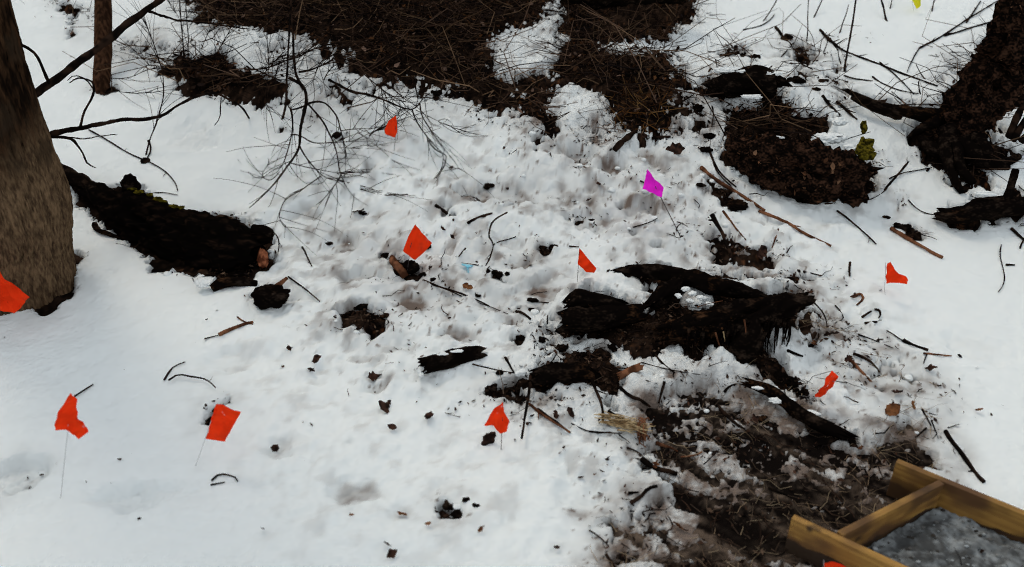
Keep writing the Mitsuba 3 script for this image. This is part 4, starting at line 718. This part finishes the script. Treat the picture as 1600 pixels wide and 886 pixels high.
def stick_cloud(P, length, rad, seed, lift, tilt, tints, sides=4, bend=.12):
    r_ = np.random.default_rng(seed); n = len(P); l = length[0] + (length[1] - length[0]) * r_.uniform(0, 1, n) ** 2; r = r_.uniform(*rad, n)
    a = r_.uniform(0, 2 * np.pi, n); d = unit(np.stack([np.cos(a), np.sin(a), np.abs(r_.normal(0, tilt, n))], 1)); side = unit(np.cross(d, [0, 0, 1.0])); up = np.cross(side, d)
    z = ftop(P[:, 0], P[:, 1]) + r_.uniform(0, 1, n) ** 2 * lift + r; c = np.column_stack([P, z]); rows = []
    for i, t in enumerate((0, .35, .7, 1)):
        ctr = c + d * (l * t)[:, None] + (side * r_.normal(0, bend, n)[:, None] + up * (r_.normal(0, bend * .5, n))[:, None]) * l[:, None] * (.5 if i else 0)
        for k in range(sides):
            th_ = 2 * np.pi * k / sides; rows.append(ctr + (side * math.cos(th_) + up * math.sin(th_)) * (r * (1 - .55 * t))[:, None])
    V = np.stack(rows, 1); F = []
    for i in range(3):
        for k in range(sides):
            a_, b_ = i * sides + k, i * sides + (k + 1) % sides; F += [(a_, b_, b_ + sides), (a_, b_ + sides, a_ + sides)]
    f = (np.array(F)[None] + 4 * sides * np.arange(n)[:, None, None]).reshape(-1, 3)
    k = r_.integers(0, len(tints), n); col = np.array(tints)[k] * r_.uniform(.5, 1.4, (n, 1))
    return (V.reshape(-1, 3), f), np.repeat(col, 4 * sides, 0)
def on_logs(keys, n, seed):
    out = []; r_ = np.random.default_rng(seed)
    for k in keys:
        m = trimesh.Trimesh(*LOGS[k], process=False); p, fi = trimesh.sample.sample_surface(m, n, seed=seed); up = m.face_normals[fi] @ np.array([0, .35, .94]); nz = meshkit.noise(p * 9, seed); out.append(p[(up > .6) & (nz > .42)])
    return np.vstack(out)
BR = [(.045, .022, .012), (.03, .016, .011), (.08, .036, .016), (.015, .009, .007), (.012, .008, .007), (.06, .035, .022), (.15, .095, .072)]
DK = [(.012, .008, .007), (.02, .012, .009), (.035, .02, .014), (.008, .006, .006)]
far = lambda x, y: ss(3.2, 3.9, y)
bare = lambda x, y: ss(.45, .8, fbare(x, y))
m, c_ = leaf_cloud(field_points(16000, lambda x, y: bare(x, y) * far(x, y) * (1 - .97 * fcave(x, y)) * ((x > -.75) | (y > 4.0)) * (.25 + .75 * ss(.4, .6, fb(x, y, 3.5, 131, 3))), 1), (.010, .045), 2, .05, .6, BR + DK); stuff('leaf_litter', 'dark brown dead leaves matted over the bare bank', 'leaf litter', m, 'm_litter', color=c_)
m, c_ = leaf_cloud(field_points(7500, lambda x, y: bare(x, y) * (1 - far(x, y)) * (x > -1.1) * (1 - .8 * ftrail(x, y)), 3), (.006, .022), 4, .02, .5, DK + [(.04, .022, .015), (.10, .065, .045)]); stuff('bark_crumbs', 'crumbled bark and leaf bits over the bare soil', 'debris', m, 'm_litter', color=c_)
m, c_ = stick_cloud(field_points(1900, lambda x, y: ss(.8, 1.05, fbare(x, y)) * far(x, y) * (1 - .9 * fcave(x, y)), 5), (.08, .36), (.0016, .0042), 6, .08, .25, DK + [(.05, .03, .018)], bend=.14); stuff('brush', 'tangle of thin dark twigs over the bare bank', 'brush', m, 'm_litter', color=c_)
m, c_ = stick_cloud(field_points(800, lambda x, y: ss(.4, .8, fbare(x, y)) * (1 - far(x, y)) * (x > -.6), 7), (.015, .10), (.0006, .0024), 8, .015, .12, DK + [(.08, .055, .04), (.04, .025, .018)]); stuff('woody_debris', 'small sticks and splinters on the trail and round the rotten logs', 'debris', m, 'm_litter', color=c_)
zone = bil(SPK)
m, c_ = stick_cloud(field_points(1150, lambda x, y: ss(.35, .6, fbare(x, y)) * far(x, y) * (1 - .9 * fcave(x, y)), 21), (.15, .55), (.0012, .0032), 22, .05, .55, [(.05, .03, .02), (.09, .055, .038), (.02, .012, .009), (.16, .10, .06)], bend=.30); stuff('arching_stems', 'thin brown arching stems over the bare bank and its edges', 'brush', m, 'm_litter', color=c_)
speck = lambda x, y: .55 * zone(x, y) + (.055 + .5 * ftramp(x, y)) * ss(.45, .68, fb(x, y, 3.1, 111, 3)) * ss(.56, .66, fb(x, y, 11, 113, 2)) * (1 - bare(x, y)) + .9 * ss(.05, .3, fbare(x, y)) * (1 - ss(.5, .7, fbare(x, y))) * ss(.42, .6, fb(x, y, 9, 117, 2))
m, c_ = leaf_cloud(field_points(7500, speck, 9), (.004, .021), 10, .006, .5, DK + [(.03, .018, .014), (.06, .03, .02)]); stuff('specks_of_litter', 'dark specks of bark and leaf scattered on the snow', 'debris', m, 'm_litter', color=c_)
m, c_ = stick_cloud(field_points(620, speck, 11), (.02, .09), (.001, .0028), 12, .006, .10, DK); stuff('twig_bits', 'tiny twig bits scattered on the snow', 'debris', m, 'm_litter', color=c_)
strawy = lambda x, y: ss(.4, .9, fdirt(x, y)) * ss(2.9, 2.3, y) * (1 - .85 * ss(.95, 1.15, fbare(x, y))) * (x > .2) * ss(.4, .6, fb(x, y, 5, 119, 2))
m, c_ = stick_cloud(field_points(650, strawy, 13), (.02, .10), (.0005, .0011), 14, .008, .10, [(.20, .14, .09), (.13, .095, .07), (.08, .055, .038), (.30, .23, .15)]); stuff('dry_grass', 'flattened pale dry grass on the muddy trail', 'grass', m, 'm_litter', color=c_)
m, c_ = leaf_cloud(on_logs([k for k in LOGS if k.split('_0')[0] in ('rotten_stump', 'leaning_trunk')], 4200, 31), (.008, .038), 32, .012, .7, [(.12, .055, .03), (.08, .04, .022), (.18, .10, .06), (.04, .02, .013)]); stuff('leaves_on_stump', 'brown dead leaves caught on the mossy stump and the leaning trunk', 'leaf litter', m, 'm_litter', color=c_)
m, c_ = leaf_cloud(on_logs([k for k in LOGS if k.startswith('rotten_log')], 500, 33), (.006, .02), 34, .006, .8, DK + BR); stuff('crumbs_on_logs', 'bark crumbs clinging to the rotten log pile', 'debris', m, 'm_litter', color=c_)
# rusty dry grass at the foot of the dark bank right of the snow gully
gx = [over(*Z('F', [(rng.uniform(630, 960), rng.uniform(540, 770))])[0], 0)[:2] for _ in range(90)]
m, c_ = stick_cloud(np.array(gx), (.06, .16), (.001, .002), 15, .01, .9, [(.13, .055, .016), (.07, .03, .014), (.2, .11, .04)]); stuff('rusty_grass', 'rusty dry grass at the foot of the dark litter bank', 'grass', m, 'm_litter', color=c_)

# loose snow: lumps along the broken edges, and what lies on the logs
lum = []; r_ = np.random.default_rng(77)
for x, y in field_points(110, lambda x, y: ss(.05, .3, fbare(x, y)) * (1 - ss(.75, 1.0, fbare(x, y))) * (fth(x, y) > .15) * np.where((y < 2.9) & (x > .1), .12, 1) * np.where(y > 3.5, .15, 1), 15):
    s_ = r_.uniform(.003, .011) * (1 + .12 * y); z = float(ftop(x, y)); lum.append(lump_mesh((x, y, z + .2 * s_), (s_, s_ * r_.uniform(.7, 1.1), s_ * r_.uniform(.5, .8)), r_.integers(1e4), .32, 2, 1.4))
def cap(px, py, a, b, h):
    p = near_base(px, py, h); m_ = px_m(p)
    for k in range(5): s_ = r_.uniform(.35, .75); lum.append(lump_mesh(p + np.array([r_.normal(0, .38) * a * m_, r_.normal(0, .4) * b * m_, r_.uniform(-.3, .1) * b * m_]), (a * m_ * s_, b * m_ * 1.3 * s_, b * m_ * .7 * s_), r_.integers(1e4), .6, 3, 2.6))
for q in [(1190,606,16,5,.02), (1225,624,18,6,.02), (1262,646,18,6,.02), (318,442,10,9,.03), (657,578,6,8,.03), (690,552,8,3,.07), (712,548,10,3,.07), (1300,215,22,14,.13), (1325,230,16,10,.14), (1285,236,16,8,.13), (1310,190,16,12,.10), (1330,247,10,6,.14), (1215,215,10,4,.11), (1255,232,8,3,.12), (1180,112,26,6,.14), (1150,108,22,8,.12), (1205,115,12,7,.13), (950,-6,20,5,.30), (1020,-5,18,5,.29), (1540,303,18,5,.12), (1070,450,8,5,.05), (1083,458,8,5,.05), (1096,466,8,5,.06), (1108,474,7,4,.07), (1080,470,7,4,.05), (1062,462,6,4,.04), (1175,150,14,6,.1)]: cap(*q)
m = join(lum); stuff('snow_lumps', 'loose lumps of snow along the broken edges and on the logs', 'snow', m, 'm_snow', smooth=True, color=np.tile([.80, .84, .855], (len(m[0]), 1)))

# ------------------------------------------------------------------ marker flags
def flag(label, tag, outline, wire, mat='m_flag', wire_mat='m_wire', wr=.001, fold=.010, seed=1, tilt=0.35, group='orange marker flags', foot=None):
    o = Z(tag, outline); w = Z('p', wire)
    root = over(w[-1][0], w[-1][1], -.03 if len(w) else 0); d = ((over(*foot) if foot else over(w[-1][0], w[-1][1])) - EYE) @ FWD
    key = thing('marker_flag', label, 'flag', group)
    P = np.array([at_depth(px, py, d - .02) for px, py in o]); c = P.mean(0)
    n0 = unit(np.array([0.0, -1.0, tilt])); e1 = np.array([1.0, 0, 0]); e2 = np.cross(n0, e1) * -1
    if e2[2] < 0: e2 = -e2
    def on_plane(px, py): r = ray(px, py); t = ((c - EYE) @ n0) / (r @ n0); return EYE + r * t
    Q2 = np.array([[(on_plane(px, py) - c) @ e1, (on_plane(px, py) - c) @ e2] for px, py in o])
    poly = shapely.Polygon(Q2).buffer(0).segmentize(.012)
    v, f = trimesh.creation.triangulate_polygon(poly, engine='earcut'); v3 = np.column_stack([v, np.zeros(len(v))])
    v3, f = trimesh.remesh.subdivide_to_size(v3, f, .009)
    mm = trimesh.Trimesh(v3, f); mm.merge_vertices(); v3, f = np.array(mm.vertices), np.array(mm.faces)
    r_ = np.random.default_rng(seed); a = r_.uniform(0, np.pi); k = np.cos(a) * v3[:, 0] + np.sin(a) * v3[:, 1]; k2 = np.cos(a + 1.1) * v3[:, 0] + np.sin(a + 1.1) * v3[:, 1]; tri = lambda x: np.abs((x % 1) - .5) * 4 - 1
    off = fold * .8 * np.sin(k * r_.uniform(40, 65) + r_.uniform(0, 6)) + .007 * tri(k2 * r_.uniform(14, 22) + r_.uniform()) + .004 * tri(k * 31 + k2 * 9) + fold * .9 * (meshkit.fbm(v3 * 22 + seed * 5, 2, seed) - .5) * 2
    V = c + v3[:, :1] * e1 + v3[:, 1:2] * e2 + off[:, None] * n0
    part(key, 'banner', (V, f), mat, smooth=True)
    if len(w) > 1:
        top = [on_plane(px, py) + n0 * -.012 for px, py in w[:-1]]
        part(key, 'wire', tube(smooth_line(top + [root], .02), wr, 6), wire_mat, smooth=True)
    return key
flag('folded orange flag on a long thin wire in the smooth snow at lower left', 10, [(240,293),(250,310),(275,380),(296,430),(265,453),(232,424),(185,422),(205,350)], [(113,618),(106,640),(102,677),(93,796)], seed=1, fold=.005)
flag('nearly square orange flag on a wire in front of a dark hole at lower left', 10, [(735,333),(760,330),(826,352),(800,395),(765,460),(740,452),(703,445),(715,400)], [(336,634),(325,668),(319,686),(300,743)], seed=2, fold=.005)
flag('orange flag at the foot of the big tree, cut by the left edge', 4, [(-80,600),(0,605),(30,640),(140,720),(70,795),(0,780),(-80,770)], [(-20,430),(-26,480),(-34,560)], seed=3, fold=.005)
flag('small far orange flag above the middle of the picture', 2, [(345,525),(350,550),(350,600),(340,625),(322,618),(300,610),(295,590),(310,550)], [(617,181),(617,215),(613,250)], wire_mat='m_dark_wire', seed=4, fold=.008)
flag('diamond shaped orange flag left of the middle', 12, [(205,172),(260,240),(315,297),(290,330),(205,408),(125,345),(160,250)], [(649,352),(640,393),(636,440)], wire_mat='m_dark_wire', seed=5, fold=.005)
flag('small slanted orange flag just behind the rotten log pile', 12, [(1290,330),(1345,395),(1400,460),(1385,492),(1330,480),(1310,458),(1278,435)], [(906,389),(904,415),(902,446)], wire_mat='m_dark_wire', seed=6, fold=.007)
flag('crumpled orange flag in clean snow at the right', 7, [(925,230),(945,225),(970,260),(985,280),(1015,290),(1027,310),(1018,325),(985,318),(930,325),(928,285)], [(1386,411),(1385,443),(1384,468)], seed=7, fold=.008)
flag('rolled narrow orange flag bent over right of the half buried log', 7, [(690,715),(712,735),(700,762),(640,835),(615,835),(625,790),(660,740)], [(1301,582),(1270,592),(1241,588)], wire_mat='m_dark_wire', seed=8, fold=.008, foot=(1290, 640))
flag('crumpled orange flag with a dark leaf below it, centre bottom', 11, [(740,262),(745,300),(765,330),(755,370),(730,378),(705,350),(690,352),(668,356),(690,312)], [(786,630),(784,676),(783,716)], wire_mat='m_dark_wire', seed=9, fold=.007)
flag('magenta flag on a bent dark wire', 3, [(30,705),(55,740),(100,780),(90,825),(50,805),(10,790),(22,745)], [(1011,266),(1034,308),(1048,336),(1067,378)], mat='m_flag_pink', wire_mat='m_dark_wire', wr=.0016, seed=10, tilt=1.0, fold=.005, group=None)
flag('yellow flag in the snow at the upper right, cut by the top edge', 3, [(1132,-20),(1172,-20),(1170,25),(1155,38),(1138,20)], [(1426,-6),(1428,8),(1428,22)], mat='m_flag_yellow', seed=11, fold=.01, group=None)

# ------------------------------------------------------------------ wooden sieve (screen box with handles)
HT = .115
def plane_pt(px, py, z): r = ray(px, py); t = (z - EYE[2]) / r[2]; return EYE + r * t
zs = float(h0(*base(1400, 840)[:2])) + HT - .02
A, B = plane_pt(1308, 829, zs), plane_pt(1467, 749, zs); L0, L1 = plane_pt(1241, 803, zs), plane_pt(1417, 886, zs); R0, R1 = plane_pt(1400, 722, zs), plane_pt(1600, 804, zs)
dl = unit(unit(L1 - L0) + unit(R1 - R0)); cr = B - A
SV = thing('sieve', 'wooden soil sieve box with handle ends at the lower right corner', 'sieve')
def board(P0, P1, thick, tall, name, side, mat='m_wood'):
    d = unit(P1 - P0); L = np.linalg.norm(P1 - P0); up = np.array([0, 0, 1.0]); s = unit(np.cross(up, d))
    import manifold3d as m3
    b = m3.Manifold.cube([L - .004, thick - .004, tall - .004]).translate([.002, .002, .002]); sp = m3.Manifold.sphere(.002, 8); b = m3.Manifold.minkowski_sum(b, sp) if hasattr(m3.Manifold, 'minkowski_sum') else m3.Manifold.cube([L, thick, tall])
    me = b.to_mesh(); v, f = np.array(me.vert_properties[:, :3], float), np.array(me.tri_verts)
    if not hasattr(m3.Manifold, 'minkowski_sum'): pass
    W = P0 + v[:, :1] * d + (v[:, 1:2] - (thick if side < 0 else 0)) * s + (v[:, 2:3] - tall) * up
    tm_ = trimesh.Trimesh(W, f, process=False); n = tm_.face_normals
    vv = W[f].reshape(-1, 3); lv = v[f].reshape(-1, 3); nz = np.abs(np.repeat(n @ up, 3)) > .7
    uv = np.column_stack([lv[:, 0], np.where(nz, lv[:, 1] + .5, lv[:, 2])]); uv[:, 1] += .37 * len(scene) % 5
    part(SV, name, (vv, np.arange(len(vv)).reshape(-1, 3)), mat, uv=uv)
up_ = np.array([0, 0, 1.0]); TH = .017
board(L0, A + dl * 1.1, TH, HT, 'side_board', -1)
board(R0, B + dl * 1.1, TH, HT, 'side_board', 1, 'm_dark_wood')
perp = unit(np.cross(up_, dl))
board(A, B, TH, HT - .004, 'end_board', -1, 'm_dark_wood')
board(A + dl * .85, B + dl * .85, TH, HT - .004, 'end_board', -1, 'm_dark_wood')
def bed(z, nx=150, ny=200, rough=.0):
    u, v = np.meshgrid(np.linspace(.004, .996, nx), np.linspace(.022, .84, ny)); X = A + u[..., None] * cr + v[..., None] * dl
    hgt = .035 * (fb(X[..., 0], X[..., 1], 9, 201, 4) - .5) + .016 * (fb(X[..., 0], X[..., 1], 45, 203, 3) - .5) * 2 + .014 * np.abs(fb(X[..., 0], X[..., 1], 24, 205, 2) - .5)
    X[..., 2] = z + hgt; n = fb(X[..., 0], X[..., 1], 30, 207, 3); n2_ = fb(X[..., 0], X[..., 1], 7, 209, 2)
    col = lerp3((.065, .068, .07), (.30, .33, .35), (ss(.40, .68, .4 * n + .25 * n2_ + .35 * fb(X[..., 0], X[..., 1], 90, 211, 2))).ravel())
    edge = ss(.20, .0, u) * ss(.3, .7, n) ; col = col * (1 - edge.ravel()[:, None]) + np.array([.55, .60, .66]) * edge.ravel()[:, None]
    return (X.reshape(-1, 3), quads(nx, ny)), col
zb = zs - HT + .030
def fbed(u, v):
    X = A + u * cr + v * dl; X = X.reshape(1, 3)
    return zb + .035 * (fb(X[:, 0], X[:, 1], 9, 201, 4) - .5)[0] + .016 * (fb(X[:, 0], X[:, 1], 45, 203, 3) - .5)[0] * 2 + .014 * np.abs(fb(X[:, 0], X[:, 1], 24, 205, 2) - .5)[0]
m, c_ = bed(zb); part(SV, 'sifted_slush', m, 'm_soil', 'grey icy slush lying in the sieve', kind='stuff', smooth=True, color=c_)
sw = []
for k in range(60): q = A + dl * (.022 + .014 * k) - up_ * (HT - .014); sw.append(tube([q, q + cr * .5, q + cr], .0008, 4))
for k in range(40): q = A + cr * (k / 39) + dl * .02 - up_ * (HT - .014); sw.append(tube([q, q + dl * .4, q + dl * .82], .0008, 4))
part(SV, 'wire_screen', join(sw), 'm_wire', kind='stuff')
gr = []
gc = []
for k in range(600):
    u_, v_ = rng.uniform(.02, .98), rng.uniform(.025, .8); p = A + cr * u_ + dl * v_; s_ = (.0015 + .006 * rng.uniform() ** 4); q = lump_mesh((p[0], p[1], float(fbed(u_, v_)) + .2 * s_), (s_, s_ * rng.uniform(.6, 1), s_ * rng.uniform(.4, .8)), k, .6, 1); gr.append(q)
    gc.append(np.tile(np.array([[.04, .036, .033], [.09, .09, .09], [.17, .18, .185], [.30, .33, .35]][int(rng.integers(0, 4)) if u_ > .16 else 3]) * rng.uniform(.7, 1.3), (len(q[0]), 1)))
gm = join(gr); part(SV, 'ice_grains', gm, 'm_soil', kind='stuff', color=np.vstack(gc))
for px, py in ((1303, 842), (1318, 858), (1296, 838)): p = plane_pt(px, py, zs - .02 - .02 * (py > 850)); s_ = unit(np.cross(up_, dl)); q = A - s_ * ((A - p) @ s_) * 0 + dl * ((p - A) @ dl) - s_ * TH * 1.0 - up_ * (.03 + .035 * (py > 850)); part(SV, 'nail', lump_mesh(q, (.003, .003, .003), 3, .1, 1), 'm_dark_wire')
flag('orange flag sliver lying against the front of the sieve, cut by the bottom edge', 'p', [(1286,877),(1300,876),(1335,893),(1330,915),(1288,908)], [(1290,880),(1288,915)], seed=12, fold=.006, foot=(1290, 930))
settle()
